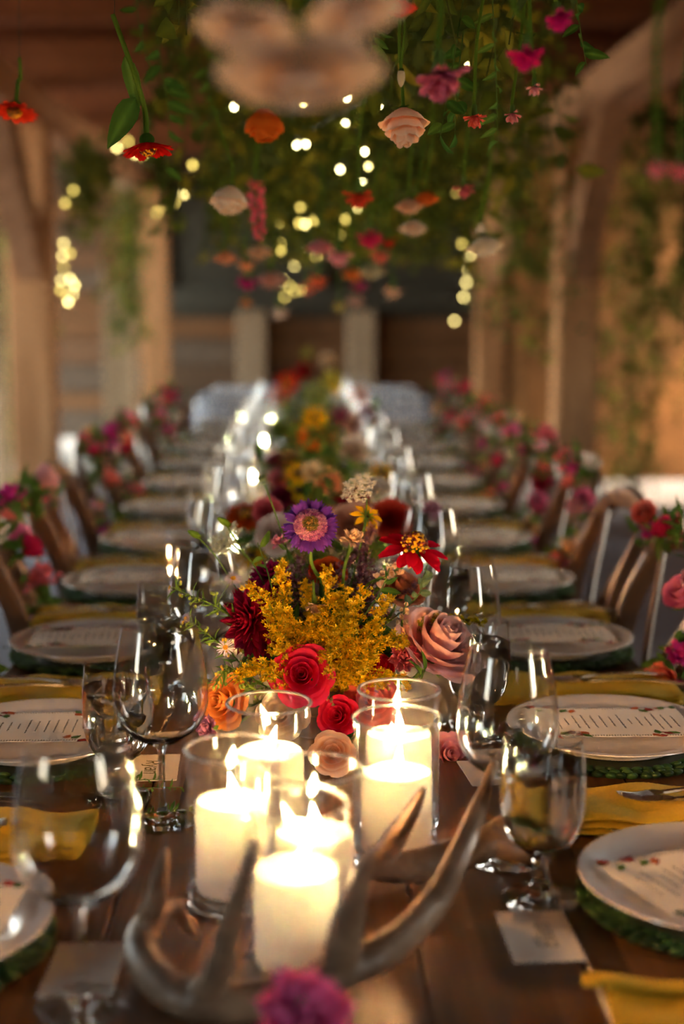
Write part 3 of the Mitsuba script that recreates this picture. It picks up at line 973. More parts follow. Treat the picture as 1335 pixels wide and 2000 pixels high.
def scabiosa(seed=0):
    out = []; rg = np.random.default_rng(seed)
    for row, k in enumerate((16, 12)):
        for j in range(k):
            a0 = rz((j + .5 * row) * 2 * PI / k + rg.uniform(-.09, .09)) @ tr(.38 - .05 * row, 0, .02 + .07 * row) @ ry(-.10 - .15 * row + rg.uniform(-.12, .12))
            cc = [lin(x) * rg.uniform(.8, 1.2) for x in ('3c1a5e', '6a3aa0')]
            mb = MB()
            for lobe in (-1, 0, 1):               # each floret's lip has three lobes
                mb.mesh(xf(petal(.56 - .07 * abs(lobe), .15, -.25, .35, .35, .8, 6, 3, cc, ruffle=.05, seed=j + lobe), tr(.02, 0, .01 * (lobe == 0)) @ rz(.22 * lobe)))
            out.append(('petal', xf(mb.get(), a0), 'petal'))
    mb = MB()
    for i in range(230):
        a = i * 2.39996; q = math.sqrt((i + .5) / 230)
        R = .50
        nrm = np.array([q * math.cos(a) * .9, q * math.sin(a) * .9, math.sqrt(max(.1, 1 - .7 * q * q))])
        p = np.array([R * q * math.cos(a), R * q * math.sin(a), .08 + .28 * math.sqrt(max(0, 1 - q * q * .92))])
        F = frame(nrm, loc=p, scale=1, spin=rg.uniform(0, 6))
        col = lin(['b4588c', 'd890ae', '984080', 'ecb0c0'][rg.integers(4)]) if q > .48 else lin(['8a7238', '6e6838', 'b08444'][rg.integers(3)])
        if q > .3:
            for j in range(4):
                mb.mesh(xf((np.array([(0, 0, .02), (.045, -.022, .055), (.062, 0, .05), (.045, .022, .055)]), np.array([(0, 1, 2), (0, 2, 3)]), np.broadcast_to(col * rg.uniform(.8, 1.15), (4, 3))), F @ rz(j * PI / 2)))
        else:
            m = trimesh.creation.icosphere(1)
            mb.mesh((np.array(m.vertices) * (.034, .034, .05), m.faces), col, F)
    out.append(('florets', mb.get(), 'petal'))
    return out + calyx_parts(.5, z=-.05, sep=True)


def carnation(c=('c0307a', 'e058a0'), seed=0, k=26, edge=None):
    out = []; rg = np.random.default_rng(seed + 21)
    for j in range(k):
        u = j / k
        cc = [lin(x) * rg.uniform(.85, 1.12) for x in c]
        p = petal(.95 * rg.uniform(.8, 1.0), .62 * rg.uniform(.8, 1.1), .5 - .9 * u, .2, .1, .3, 8, 9, cc, ruffle=.11, seed=rg.uniform(0, 9))
        out.append(('petal', xf(p, rz(j * 2.39996) @ tr(.04, 0, .10 - .1 * u) @ ry(-1.35 + 1.25 * u)), 'petal'))
    cal = lathe(smooth_prof([(.03, -.75), (.16, -.70), (.20, -.35), (.24, .05), (.30, .12)], 4), 14)
    return out + [('calyx', (np.array(cal.vertices), cal.faces, np.broadcast_to(lin('5c7c3c'), cal.vertices.shape)), 'leaf')]


def aster(seed=0):
    out = []; rg = np.random.default_rng(seed)
    mb = MB()
    for j in range(24):
        mb.mesh(xf(petal(.78 * rg.uniform(.85, 1.05), .12, -.2, .2, .4, .7, 5, 3, ('e6dcea', 'd8cce6')), rz(j * 2 * PI / 24 + rg.uniform(-.1, .1)) @ tr(.22, 0, 0) @ ry(rg.uniform(-.25, .1))))
    out.append(('petals', mb.get(), 'petal'))
    pts = [(.25 * math.sqrt((i + .5) / 40) * math.cos(i * 2.4), .25 * math.sqrt((i + .5) / 40) * math.sin(i * 2.4), .08 + .08 * (1 - (i + .5) / 40)) for i in range(40)]
    return out + [('disc', dots(pts, .05, ('c89020', 'd8a428', 'a87018'), rg), 'painted')] + calyx_parts(.28, z=-.06, sep=False)


def lace(seed=0, c=('efe6d2', 'e2d6ba', 'f6f0e2'), closed=0.0):
    """Umbel of tiny white florets; closed pulls it into a nest."""
    rg = np.random.default_rng(seed)
    fl, st = MB(), MB()
    for i in range(26):
        a = i * 2.39996; q = math.sqrt((i + .5) / 26)
        tip = np.array([q * math.cos(a) * (1 - .55 * closed), q * math.sin(a) * (1 - .55 * closed), .62 - .22 * q * q * (1 - closed) + .3 * closed * q])
        st.mesh(tube(curve([(0, 0, 0), tip * (.5 + .25 * closed, .5 + .25 * closed, .45), tip], 3), .014, 4), lin('7c8a48'))
        for j in range(11):
            b = j * 2.4; r = .20 * math.sqrt(j / 11) * (1 - .4 * closed)
            p = tip + (r * math.cos(b), r * math.sin(b), .05 - r * .2 + rg.uniform(-.02, .03))
            col = lin(c[rg.integers(len(c))])
            F = tr(*p) @ rx(rg.uniform(-.5, .5)) @ ry(rg.uniform(-.5, .5)) @ rz(rg.uniform(0, 6))
            for k in range(5):
                fl.mesh(xf((np.array([(0, 0, 0), (.045, -.03, .012), (.075, 0, .02), (.045, .03, .012)]), np.array([(0, 1, 2), (0, 2, 3)]), np.broadcast_to(col, (4, 3))), F @ rz(k * 2 * PI / 5)))
    br = MB()
    for j in range(9):
        br.mesh(tube(curve([(0, 0, 0), (.25 * math.cos(j * .7), .25 * math.sin(j * .7), .02), (.42 * math.cos(j * .7), .42 * math.sin(j * .7), -.12 + .3 * closed)], 3), .010, 4), lin('6f8440'))
    return [('florets', fl.get(), 'petal'), ('rays', st.get(), 'leaf'), ('bracts', br.get(), 'leaf')]


def bud(c=('4a6a22', '6f9a3a'), tip='8aa04a', seed=0):
    m = lathe(smooth_prof([(0, -.9), (.28, -.8), (.42, -.3), (.38, .3), (.20, .8), (0, 1.0)], 4), 14)
    v = np.array(m.vertices); u = np.clip((v[:, 2:] + .9) / 1.9, 0, 1)
    cal = lathe([(0, -1.05), (.24, -.98), (.34, -.7), (.26, -.55)], 10)
    return [('bud', (v, m.faces, lin(c[0]) * (1 - u) + lin(tip if u is None else c[1]) * u), 'leaf'),
            ('calyx', (np.array(cal.vertices), cal.faces, np.broadcast_to(lin('3a4a20'), cal.vertices.shape)), 'leaf')]


def spike(c=('d8506a', 'e87a8a'), seed=0, n=16):
    """Snapdragon-like spike along -z..+z."""
    rg = np.random.default_rng(seed); out = []
    st = MB().mesh(tube([(0, 0, -1.1), (0, 0, 1)], .03, 6), lin('5a7a34'))
    for i in range(n):
        a = i * 2.4; z = -.9 + 1.8 * i / n
        mb = MB()
        cc = [lin(x) * rg.uniform(.85, 1.15) for x in c]
        for j in range(5):
            mb.mesh(xf(petal(.34 * (1 - .4 * i / n), .24, .6, .3, .2, .4, 5, 3, cc, ruffle=.06, seed=j), rz(j * 2 * PI / 5) @ ry(-.7)))
        out.append(('floret', xf(mb.get(), tr(.06 * math.cos(a), .06 * math.sin(a), z) @ rz(a) @ ry(1.2)), 'petal'))
    return out + [('stalk', st.get(), 'leaf')]


CACHE = {}
def bloom_shapes(kind, kw, whole):
    key = (kind, repr(sorted(kw.items())), whole)
    if key not in CACHE:
        ps = globals()[kind](**kw)
        if whole:
            mats = {}
            for nm, m, b in ps:
                mats.setdefault(b, MB()).mesh(m)
            nm_ = {'petal': 'bloom', 'leaf': 'calyx', 'painted': 'disc'}
            CACHE[key] = [(nm_[b], S(m.get(), b, smooth=True)) for b, m in mats.items()]
        else:
            CACHE[key] = [(nm, S(m, b, smooth=True)) for nm, m, b in ps]
    return CACHE[key]


def bloom(k, kind, kw, M, whole=False, names=None):
    for nm, shp in bloom_shapes(kind, kw, whole):
        part(k, (names or {}).get(nm, nm), shp, M, kind='stuff' if nm in ('florets', 'rays', 'bracts') else None)


def stem_part(k, pts, r, c='5f7f34', name='stem'):
    p = curve(pts, 6)
    part(k, name, S(MB().mesh(tube(p, np.linspace(r, r * .85, len(p)), 7), lin(c)), 'leaf', smooth=True))


LEAVES = [S(leaf_mesh(1.0, .42, .5, .28, 6, ('2a4a18', '4f7430'), wave=.05), 'leaf', smooth=True), S(leaf_mesh(1.0, .30, .9, .3, 6, ('38581e', '66883a'), wave=.08), 'leaf', smooth=True),
          S(leaf_mesh(1.0, .62, .3, .15, 6, ('54704a', '7c936c'), wave=.05), 'leaf', smooth=True)]

# ---------------------------------------------------------------- the near flower centrepiece
CAMDIR = np.array([-.02, -.95, .28])
def vase(x, y, label, r=.075, h=.085):
    k = thing('flower_bowl', label, 'bowl')
    prof = smooth_prof([(0, 0), (r * .62, 0), (r * .60, .008), (r * .30, .022), (r * .75, .04), (r, h)], 4) + smooth_prof([(r * .95, h), (r * .70, .045), (0, .032)], 4)
    put(k, S(lathe(prof, 40), 'vase_clay', smooth=50), tr(x, y, Z0 + .0003))
    return np.array([x, y, Z0 + h])


V1 = vase(.02, 1.86, 'low brown clay bowl under the nearest flower centrepiece')


def cut_flower(name, label, cat, kind, kw, px, py, Y, dia, face, whole=False, mouth=V1, names=None, stem=.0022, group=None, bend=.03, spin=0.0, mid=None):
    p = at(px, py, Y); depth = (p - EYE) @ FWD
    R = dia / 2 * depth / F_PX
    face = np.asarray(face, float) / np.linalg.norm(face)
    k = thing(name, label, cat, group)
    bloom(k, kind, kw, frame(face, loc=p, scale=R, spin=spin), whole, names)
    if stem:
        base = p - face * R * .12
        m = mouth + (p - mouth) * (.16, .16, 0)
        mids = [base - face * (bend + R * .4)] if mid is None else [at(*q) for q in mid]
        stem_part(k, [base] + mids + [(np.asarray(mids[-1]) + m) / 2 + (0, 0, -.004), m + (0, 0, -.02)], stem)
    return k


RED = ('8c0a1e', 'd8203c'); CRIM = ('a01030', 'f03a58')
cut_flower('scabiosa', 'purple scabiosa with a pale pink domed centre on the nearest centrepiece', 'flower', 'scabiosa', dict(seed=2), 606, 1028, 1.775, 122, (.02, -.92, .40), mid=[(608, 1100, 1.80), (632, 1150, 1.83)], stem=.0026)
cut_flower('zinnia', 'red zinnia with a golden brown cone at the top right of the nearest centrepiece', 'flower', 'zinnia', dict(c=('b80c20', 'f01c38'), n=(9, 6), seed=4, droop=.16, cone=.36), 806, 1074, 1.80, 146, (.18, -.42, .89), mid=[(770, 1120, 1.81), (720, 1170, 1.84)], stem=.003)
cut_flower('queen_anne_lace', 'open white lace flower standing highest above the purple scabiosa', 'flower', 'lace', dict(seed=1), 706, 962, 1.85, 68, (-.35, -.65, .65), mid=[(716, 985, 1.852), (700, 1080, 1.86)], stem=.0010)
cut_flower('queen_anne_lace', 'cream lace flower in front of the left wine glass rim', 'flower', 'lace', dict(seed=2, c=('d8d8b4', 'e8e2c4', 'c8c89c')), 452, 1062, 1.93, 74, (-.6, -.5, .65), mid=[(500, 1110, 1.90)], stem=.0012)
cut_flower('queen_anne_lace', 'closed green lace seed head on a long thin stem', 'flower', 'lace', dict(seed=3, c=('6c7c34', '8a9850', '5c6c2c'), closed=.9), 516, 945, 1.86, 34, (-.35, -.2, .92), mid=[(540, 1010, 1.86), (560, 1075, 1.86)], stem=.0011)
cut_flower('flower_bud', 'green closed bud on the longer slanting stem at the far left', 'flower', 'bud', dict(seed=1), 379, 1043, 1.82, 30, (-.75, -.2, .45), mid=[(420, 1085, 1.82), (462, 1150, 1.83)], stem=.0010)
cut_flower('flower_bud', 'green closed bud just above the cream lace flower', 'flower', 'bud', dict(seed=2), 437, 1019, 1.84, 32, (-.72, -.2, .5), mid=[(470, 1070, 1.84), (505, 1120, 1.84)], stem=.0010)
cut_flower('rudbeckia', 'yellow rudbeckia seen from behind below the white lace flower', 'flower', 'rudbeckia', dict(c=('c08408', 'eeb41a'), n=8, seed=2, L=.85, W=.42), 717, 1008, 1.885, 68, (.35, .75, .40), mid=[(708, 1050, 1.87)], stem=.0013)
cut_flower('carnation', 'small pink carnation in side view left of the purple scabiosa', 'flower', 'carnation', dict(c=('b04878', 'e49aae'), seed=2, k=14), 546, 1062, 1.85, 40, (-.55, -.25, .75), whole=False, stem=.0015, bend=.02)
cut_flower('dahlia', 'large burgundy dahlia on the left of the nearest centrepiece', 'flower', 'dahlia', dict(c=('480818', '9c1a3c'), seed=1, rows=9), 498, 1212, 1.80, 176, (-.62, -.72, .18), stem=.003)
cut_flower('dahlia', 'second burgundy dahlia half hidden above the goldenrod', 'flower', 'dahlia', dict(c=('4c0a28', 'a81c58'), seed=2, rows=6), 528, 1132, 1.86, 110, (-.15, -.45, .85), stem=.003)
cut_flower('rose', 'crimson rose lowest in front of the goldenrod, fully open', 'flower', 'rose', dict(c=('d80c38', 'ff3c64'), n=5, seed=2), 593, 1322, 1.715, 104, (-.12, -.90, .42), stem=.0022)
cut_flower('rose', 'small crimson rose bud right of the open crimson rose', 'flower', 'rose', dict(c=('c00a34', 'f43058'), n=2, seed=3), 657, 1303, 1.745, 62, (.15, -.8, .6), stem=.0018)
cut_flower('rose', 'crimson rose half hidden behind the right candle cylinder rim', 'flower', 'rose', dict(c=('cc0c30', 'fa3858'), n=4, seed=4), 664, 1402, 1.70, 84, (-.25, -.85, .45), stem=.002)
cut_flower('rose', 'dark red rose tucked under the goldenrod beside the pink carnation', 'flower', 'rose', dict(c=('b00c2c', 'e82848'), n=4, seed=5), 738, 1312, 1.76, 66, (.1, -.7, .7), stem=.002)
cut_flower('rose', 'coral red rose seen through the back right cylinder', 'flower', 'rose', dict(c=('d04048', 'f47a70'), n=5, seed=6), 724, 1372, 1.74, 96, (.05, -.85, .5), stem=.002)
cut_flower('carnation', 'ruffled rose-pink carnation between the goldenrod and the big pink rose', 'flower', 'carnation', dict(c=('d04070', 'f898b0'), seed=3, k=30), 786, 1284, 1.765, 74, (.25, -.85, .45), stem=.002)
cut_flower('rose', 'large pale pink garden rose on the right of the nearest centrepiece', 'flower', 'rose', dict(c=('f0b0b0', 'fcd4d0'), n=5, seed=7, open_=.92, ruff=.75), 846, 1272, 1.79, 176, (.42, -.42, .72), stem=.003)
cut_flower('rose', 'small salmon pink rose low on the right beside the Robin card', 'flower', 'rose', dict(c=('e07c88', 'fcb0b0'), n=5, seed=8), 870, 1474, 1.735, 72, (.35, -.8, .35), stem=.002)
cut_flower('rose', 'peach rose low between the candle cylinders', 'flower', 'rose', dict(c=('e8a070', 'ffd8b4'), n=5, seed=9), 650, 1474, 1.665, 74, (-.05, -.85, .5), stem=.002)
cut_flower('rose', 'ivory rose behind the back left cylinder', 'flower', 'rose', dict(c=('e0c8a8', 'f4e2cc'), n=5, seed=10), 550, 1400, 1.72, 84, (-.1, -.85, .5), stem=.002)
cut_flower('rose', 'orange rose low on the left behind the wine glass', 'flower', 'rose', dict(c=('e07824', 'ffb060'), n=5, seed=11, open_=.85), 446, 1372, 1.775, 110, (-.55, -.75, .3), stem=.002)
cut_flower('carnation', 'lilac carnation at the table edge of the orange rose', 'flower', 'carnation', dict(c=('8a4a78', 'b880a4'), seed=5, k=20), 412, 1420, 1.76, 66, (-.7, -.6, .1), stem=.002)
cut_flower('lisianthus', 'pale pink lisianthus nodding upside down in the goldenrod', 'flower', 'carnation', dict(c=('dcc0a4', 'f0d0b8'), seed=6, k=16), 614, 1178, 1.765, 46, (.05, -.35, -.9), stem=.0015, bend=.02)
cut_flower('lisianthus', 'cream papery flower head in profile right of the purple scabiosa', 'flower', 'carnation', dict(c=('d4b088', 'f0cfa8'), seed=7, k=18), 688, 1058, 1.80, 58, (.2, -.4, .85), mid=[(672, 1110, 1.80), (668, 1160, 1.82)], stem=.0022)
cut_flower('spray_rose', 'cluster of cream bell flowers under the red zinnia', 'flower', 'spike', dict(c=('dcb490', 'f4d6b8'), seed=8, n=14), 765, 1118, 1.79, 92, (.5, -.25, .35), stem=.0016)
cut_flower('spray_rose', 'cluster of cream bell flowers beside the pink garden rose', 'flower', 'spike', dict(c=('d8b88c', 'f0d4b0'), seed=9, n=12), 786, 1208, 1.775, 74, (.15, -.3, .9), stem=.0016)
cut_flower('spray_rose', 'cluster of cream bell flowers on a green stem over the low red rose', 'flower', 'spike', dict(c=('a89048', 'd8bc88'), seed=10, n=8), 640, 1362, 1.70, 46, (.5, -.35, -.5), stem=.0016)
cut_flower('rose', 'deep coral bloom behind the scabiosa stem', 'flower', 'rose', dict(c=('b83818', 'e8642c'), n=4, seed=12), 640, 1128, 1.90, 80, (0, -.6, .8), stem=.002)
cut_flower('rose', 'dusky peach rose behind the purple sprays', 'flower', 'rose', dict(c=('c07050', 'e49a78'), n=4, seed=13), 780, 1162, 1.87, 100, (.3, -.5, .8), stem=.002)

STAR = {}
def star(n=5, L=.0026, W=.0013, lift=.5):
    key = (n, L, W)
    if key not in STAR:
        v, f = [], []
        for j in range(n):
            a = j * 2 * PI / n
            d, e = np.array([math.cos(a), math.sin(a), 0]), np.array([-math.sin(a), math.cos(a), 0])
            b = len(v)
            v += [(0, 0, 0), d * L * .55 + e * W / 2 + (0, 0, L * lift * .5), d * L + (0, 0, L * lift), d * L * .55 - e * W / 2 + (0, 0, L * lift * .5)]
            f += [(b, b + 1, b + 2), (b, b + 2, b + 3)]
        STAR[key] = (np.array(v, float), np.array(f))
    return STAR[key]


def spray(name, label, cat, path, cols, stemc, seed, length=.026, step=.0035, start=.35, droop=.4, size=1.0, flo=.0022, dens=1.0):
    """A plume: a stem and short side branches closely set with tiny star florets."""
    rg = np.random.default_rng(seed)
    p = curve([at(*q) if q[0] > 5 else q for q in path], 10)
    fl, st = MB(), MB()
    st.mesh(tube(p, np.linspace(.0016, .0005, len(p)), 5), lin(stemc))
    L = np.concatenate([[0], np.cumsum(np.linalg.norm(np.diff(p, axis=0), axis=1))])
    tot = L[-1]; s = tot * start
    sv, sf = star()
    while s < tot:
        q = np.array([np.interp(s, L, p[:, i]) for i in range(3)])
        t = np.array([np.interp(min(s + .004, tot), L, p[:, i]) for i in range(3)]) - np.array([np.interp(max(s - .004, 0), L, p[:, i]) for i in range(3)])
        t /= np.linalg.norm(t) + 1e-9
        u = s / tot
        bl = length * (1.15 - u) * rg.uniform(.6, 1.1) + .004
        d = rg.normal(size=3); d -= t * (d @ t); d /= np.linalg.norm(d)
        e = q + d * bl * .75 + t * bl * .65
        b = curve([q, q + d * bl * .5 + t * bl * .25, e - (0, 0, droop * bl * .3)], 4)
        st.mesh(tube(b, .0004, 4), lin(stemc))
        nf = max(4, int(bl / flo * dens))
        for k in range(nf):
            w = (k + rg.uniform()) / nf
            c = b[0] * (1 - w) + b[-1] * w if w < .05 else np.array([np.interp(w, np.linspace(0, 1, len(b)), b[:, i]) for i in range(3)])
            dirn = np.array([0, -.2, .8]) + rg.normal(size=3) * .6
            c = c + rg.normal(size=3) * .0016
            z = size * rg.uniform(.8, 1.35)
            fl.mesh((sv * z, sf), lin(cols[rg.integers(len(cols))]) * rg.uniform(.85, 1.1), frame(dirn, loc=c, spin=rg.uniform(0, 6)))
        s += step * rg.uniform(.7, 1.3)
    k = thing(name, label, cat)
    part(k, 'florets', S(fl.get(), 'petal'), kind='stuff'); part(k, 'stem', S(st.get(), 'leaf', smooth=True))
    return k


GOLD = ['e8b414', 'f4cc28', 'd0a010', 'fcd840', 'b89414']
M1 = (.02, 1.85, .84)
for i, (lab, path) in enumerate([
    ('goldenrod plume pointing up beside the second burgundy dahlia', [M1, (560, 1240, 1.76), (552, 1170, 1.76), (548, 1098, 1.77)]),
    ('goldenrod plume arching left across the burgundy dahlia', [M1, (560, 1280, 1.73), (530, 1190, 1.72), (484, 1145, 1.72)]),
    ('goldenrod plume low on the left above the orange rose', [M1, (560, 1330, 1.715), (510, 1300, 1.71), (466, 1322, 1.715)]),
    ('broad goldenrod plume below the nodding lisianthus', [M1, (600, 1300, 1.76), (580, 1245, 1.735), (560, 1190, 1.73)]),
    ('goldenrod plume rising right of the scabiosa stem', [M1, (640, 1250, 1.75), (640, 1180, 1.76), (637, 1108, 1.775)]),
    ('goldenrod plume in the middle pointing to the cream flower head', [M1, (680, 1270, 1.73), (690, 1210, 1.72), (712, 1150, 1.72)]),
    ('goldenrod plume leaning right toward the cream bell flowers', [M1, (690, 1300, 1.725), (728, 1220, 1.71), (758, 1166, 1.715)]),
    ('goldenrod plume drooping toward the pink carnation', [M1, (680, 1310, 1.72), (742, 1250, 1.705), (795, 1250, 1.71)]),
    ('goldenrod plume in front above the small rose bud', [M1, (640, 1310, 1.72), (650, 1250, 1.695), (690, 1225, 1.69)]),
    ('goldenrod plume seen through the rim of the back right cylinder', [M1, (720, 1330, 1.73), (755, 1320, 1.715), (795, 1335, 1.715)]),
    ('goldenrod plume lowest in the centre over the crimson rose', [M1, (620, 1310, 1.76), (600, 1250, 1.74), (615, 1205, 1.735)]),
    ('goldenrod plume upright in the middle behind the nodding lisianthus', [M1, (610, 1240, 1.80), (606, 1190, 1.80), (600, 1140, 1.80)]),
    ('goldenrod plume upright right of the middle', [M1, (665, 1240, 1.79), (672, 1190, 1.79), (676, 1150, 1.79)]),
    ('goldenrod sprig reaching sideways over the right water goblet', [M1, (820, 1220, 1.80), (870, 1208, 1.80), (946, 1216, 1.80)])]):
    spray('goldenrod', lab, 'flower', path, GOLD if i != 13 else ['a8920c', 'b8a418', '8c7e10'], '7c8a2c', 40 + i, length=.036 if i != 13 else .012, step=.0019, start=.34 if i != 13 else .45, size=1.45 if i != 13 else 1.2)
MAUVE = ['7a4a5c', '8c5a70', '643848', 'a0788c']
for i, (lab, path) in enumerate([
    ('mauve oregano sprig rising between the scabiosa and the red zinnia', [M1, (700, 1190, 1.84), (712, 1110, 1.85), (726, 1030, 1.86)]),
    ('mauve oregano sprig directly under the scabiosa petals', [M1, (600, 1180, 1.86), (590, 1130, 1.86), (582, 1090, 1.86)]),
    ('mauve oregano sprig left of the cream flower stem', [M1, (650, 1180, 1.85), (655, 1130, 1.85), (690, 1085, 1.85)]),
    ('mauve oregano sprig leaning to the red zinnia', [M1, (720, 1180, 1.85), (745, 1130, 1.86), (778, 1085, 1.87)]),
    ('mauve oregano sprig behind the cream bell flowers', [M1, (740, 1200, 1.84), (770, 1170, 1.84), (815, 1140, 1.85)]),
    ('mauve oregano sprig spreading between the two tallest goldenrod plumes', [M1, (590, 1220, 1.84), (582, 1160, 1.84), (570, 1105, 1.84)]),
    ('mauve oregano sprig behind the cream flower head', [M1, (690, 1180, 1.88), (700, 1120, 1.88), (705, 1060, 1.89)]),
    ('mauve oregano sprig low over the goldenrod', [M1, (700, 1200, 1.82), (720, 1160, 1.82), (735, 1120, 1.82)])]):
    spray('oregano_sprig', lab, 'sprig', path, MAUVE, '4a2a30', 70 + i, length=.034, step=.0032, start=.30, droop=-.4, size=1.15, flo=.0024, dens=1.0)


def aster_spray(label, path, asters, seed):
    rg = np.random.default_rng(seed)
    k = thing('aster_sprig', label, 'sprig')
    p = curve([at(*q) if len(q) == 3 and q[0] > 5 else q for q in path], 10)
    part(k, 'stem', S(MB().mesh(tube(p, np.linspace(.0017, .0006, len(p)), 6), lin('5f7c2c')), 'leaf', smooth=True))
    n = len(p)
    buds, twigs = MB(), MB()
    for i in range(int(n * .30), n):
        q = p[i]; t = p[min(i + 1, n - 1)] - p[i - 1]; t /= np.linalg.norm(t)
        for r_ in range(2):
            d = rg.normal(size=3); d -= t * (d @ t); d /= np.linalg.norm(d)
            L = rg.uniform(.010, .022)
            part(k, 'leaf', LEAVES[1], frame(np.cross(d + t * .6, rg.normal(size=3)), x=d + t * .7, loc=q, scale=L * 1.15) @ sc(1, .55))
        if i % 2:
            d = rg.normal(size=3); d[1] -= .3; d -= t * (d @ t); d /= np.linalg.norm(d)
            e = q + (d * .7 + t * .6 + (0, 0, .25)) * rg.uniform(.010, .020)
            twigs.mesh(tube(curve([q, (q + e) / 2 + t * .002, e], 3), .0004, 4), lin('6a8434'))
            for m in range(3):
                b = e + rg.normal(size=3) * .0025
                mm = trimesh.creation.icosphere(1)
                buds.mesh((np.array(mm.vertices) * (.0017, .0017, .0024), mm.faces), lin(['8aa03c', 'c89a2c', '748c34'][rg.integers(3)]), tr(*b))
    part(k, 'bud_cluster', S(buds.get(), 'painted', smooth=True), kind='stuff'); part(k, 'twig', S(twigs.get(), 'leaf'), kind='stuff')
    for (x, y, Y, dia, face) in asters:
        q = at(x, y, Y); R = dia / 2 * ((q - EYE) @ FWD) / F_PX
        cl = min(range(n), key=lambda i: np.linalg.norm(p[i] - q))
        stem_part(k, [p[cl], (p[cl] + q) / 2 + (0, 0, .002), q], .0006, name='flower_stalk')
        for nm, shp in bloom_shapes('aster', dict(seed=int(x)), True):
            part(k, 'aster_' + nm, shp, frame(face, loc=q, scale=R))


aster_spray('leafy aster sprig reaching far left toward the tall goblet', [M1, (520, 1260, 1.80), (430, 1190, 1.79), (345, 1152, 1.79)], [(332, 1148, 1.79, 36, (-.9, -.2, .3)), (455, 1130, 1.81, 40, (.1, -.6, .75))], 5)
aster_spray('leafy aster sprig with a white daisy in front of the dahlia edge', [M1, (520, 1340, 1.76), (450, 1275, 1.755), (375, 1215, 1.75)], [(440, 1265, 1.75, 40, (.05, -.85, .5)), (362, 1208, 1.75, 30, (-.5, -.5, .6))], 6)
aster_spray('leafy aster sprig drooping over the orange rose', [M1, (510, 1350, 1.75), (455, 1305, 1.745), (420, 1330, 1.745)], [], 7)


def leafy(name, label, path, n, size, kind, seed, cat='sprig', start=.25, r=.0013, mouth=None, c='5c7438'):
    rg = np.random.default_rng(seed)
    k = thing(name, label, cat)
    p = curve([at(*q) if len(q) == 3 and q[0] > 5 else q for q in path], 8)
    part(k, 'stem', S(MB().mesh(tube(p, np.linspace(r, r * .5, len(p)), 6), lin(c)), 'leaf', smooth=True))
    for i in range(n):
        u = start + (1 - start) * (i + .5) / n
        j = u * (len(p) - 1); a = int(j); q = p[a] + (p[min(a + 1, len(p) - 1)] - p[a]) * (j - a)
        t = p[min(a + 1, len(p) - 1)] - p[max(a - 1, 0)]; t /= np.linalg.norm(t) + 1e-9
        d = rg.normal(size=3); d -= t * (d @ t); d /= np.linalg.norm(d)
        up = np.cross(d, t) + rg.normal(size=3) * .3
        part(k, 'leaf', LEAVES[kind], frame(up, x=d + t * .5, loc=q, scale=size * rg.uniform(.75, 1.15)))
    return k


leafy('eucalyptus_sprig', 'grey-green eucalyptus sprig below the red zinnia', [M1, (800, 1180, 1.82), (825, 1130, 1.82), (842, 1078, 1.82)], 14, .017, 2, 3)
leafy('leaf_sprig', 'dark green leaves in front of the large pink rose', [M1, (800, 1330, 1.74), (830, 1310, 1.72)], 3, .028, 0, 4, start=.7)
leafy('leaf_sprig', 'small dark leaves beside the salmon pink rose', [M1, (860, 1500, 1.73), (900, 1496, 1.72)], 4, .018, 0, 5, start=.6)
leafy('leaf_sprig', 'narrow green blade standing left of the second dahlia', [M1, (545, 1180, 1.80), (520, 1110, 1.80), (503, 1060, 1.80)], 5, .030, 1, 6, start=.3)
leafy('leaf_sprig', 'green leaf tucked right of the goldenrod stem', [M1, (720, 1190, 1.76), (745, 1150, 1.76), (760, 1110, 1.76)], 4, .030, 0, 7, start=.4)
leafy('leaf_sprig', 'green leafy tuft beneath the low red roses', [M1, (690, 1420, 1.73), (680, 1450, 1.70)], 6, .028, 0, 8, start=.2)
rg = np.random.default_rng(77)
mb = MB()
for i in range(260):
    d = rg.normal(size=3); d[2] = abs(d[2]) * .8 - .15; d /= np.linalg.norm(d)
    q = np.array([.02, 1.86, .86]) + d * (.10, .085, .115) * rg.uniform(.5, 1.0)
    m = leaf_mesh(rg.uniform(.025, .05), rg.uniform(.010, .02), .6, .25, 4, ('26401a', '4c6c2c'))
    mb.mesh(m, None, frame(rg.normal(size=3) * .5 + d * .4 + (0, 0, .6), x=d + rg.normal(size=3) * .4, loc=q))
k = thing('bouquet_greenery', 'dark green leaves filling the heart of the nearest centrepiece', 'foliage', kind='stuff')
put(k, S(mb.get(), 'leaf', smooth=True))

# magenta carnation close to the camera, with the small vase that holds it
q = at(600, 1972, .94)
V0 = vase(.0, .80, 'low brown clay bowl below the nearest magenta carnation', .06, .07)
kc = cut_flower('carnation', 'magenta carnation with a green heart at the bottom edge of the picture', 'flower', 'carnation', dict(c=('b8387c', 'e878b4'), seed=9, k=30), 594, 2004, .94, 235, (-.02, -.30, .95), mouth=V0, stem=.003, bend=.01)
part(kc, 'heart', bloom_shapes('bud', dict(seed=9), True)[0][1], frame((-.02, -.4, .9), loc=at(590, 1966, .925), scale=.011))
for i, (x, y, Y) in enumerate([(345, 1590, 1.53), (262, 1545, 1.62), (60, 1265, 2.30), (230, 1530, 1.60)]):
    a = on_table(x, y, Z0 + .003)
    k = leafy('fern_sprig', ['green fern sprig on the table beside the left glass cylinder', 'green fern sprig by the tan place card', 'green sprig lying across the third left plate', 'curled green fern sprig by the second left goblet'][i],
              [a + (-.05, .0, .0), a + (0, .004, .002), a + (.055, .012, .0)], 18, .013, 1, 30 + i, start=.1, r=.0008)

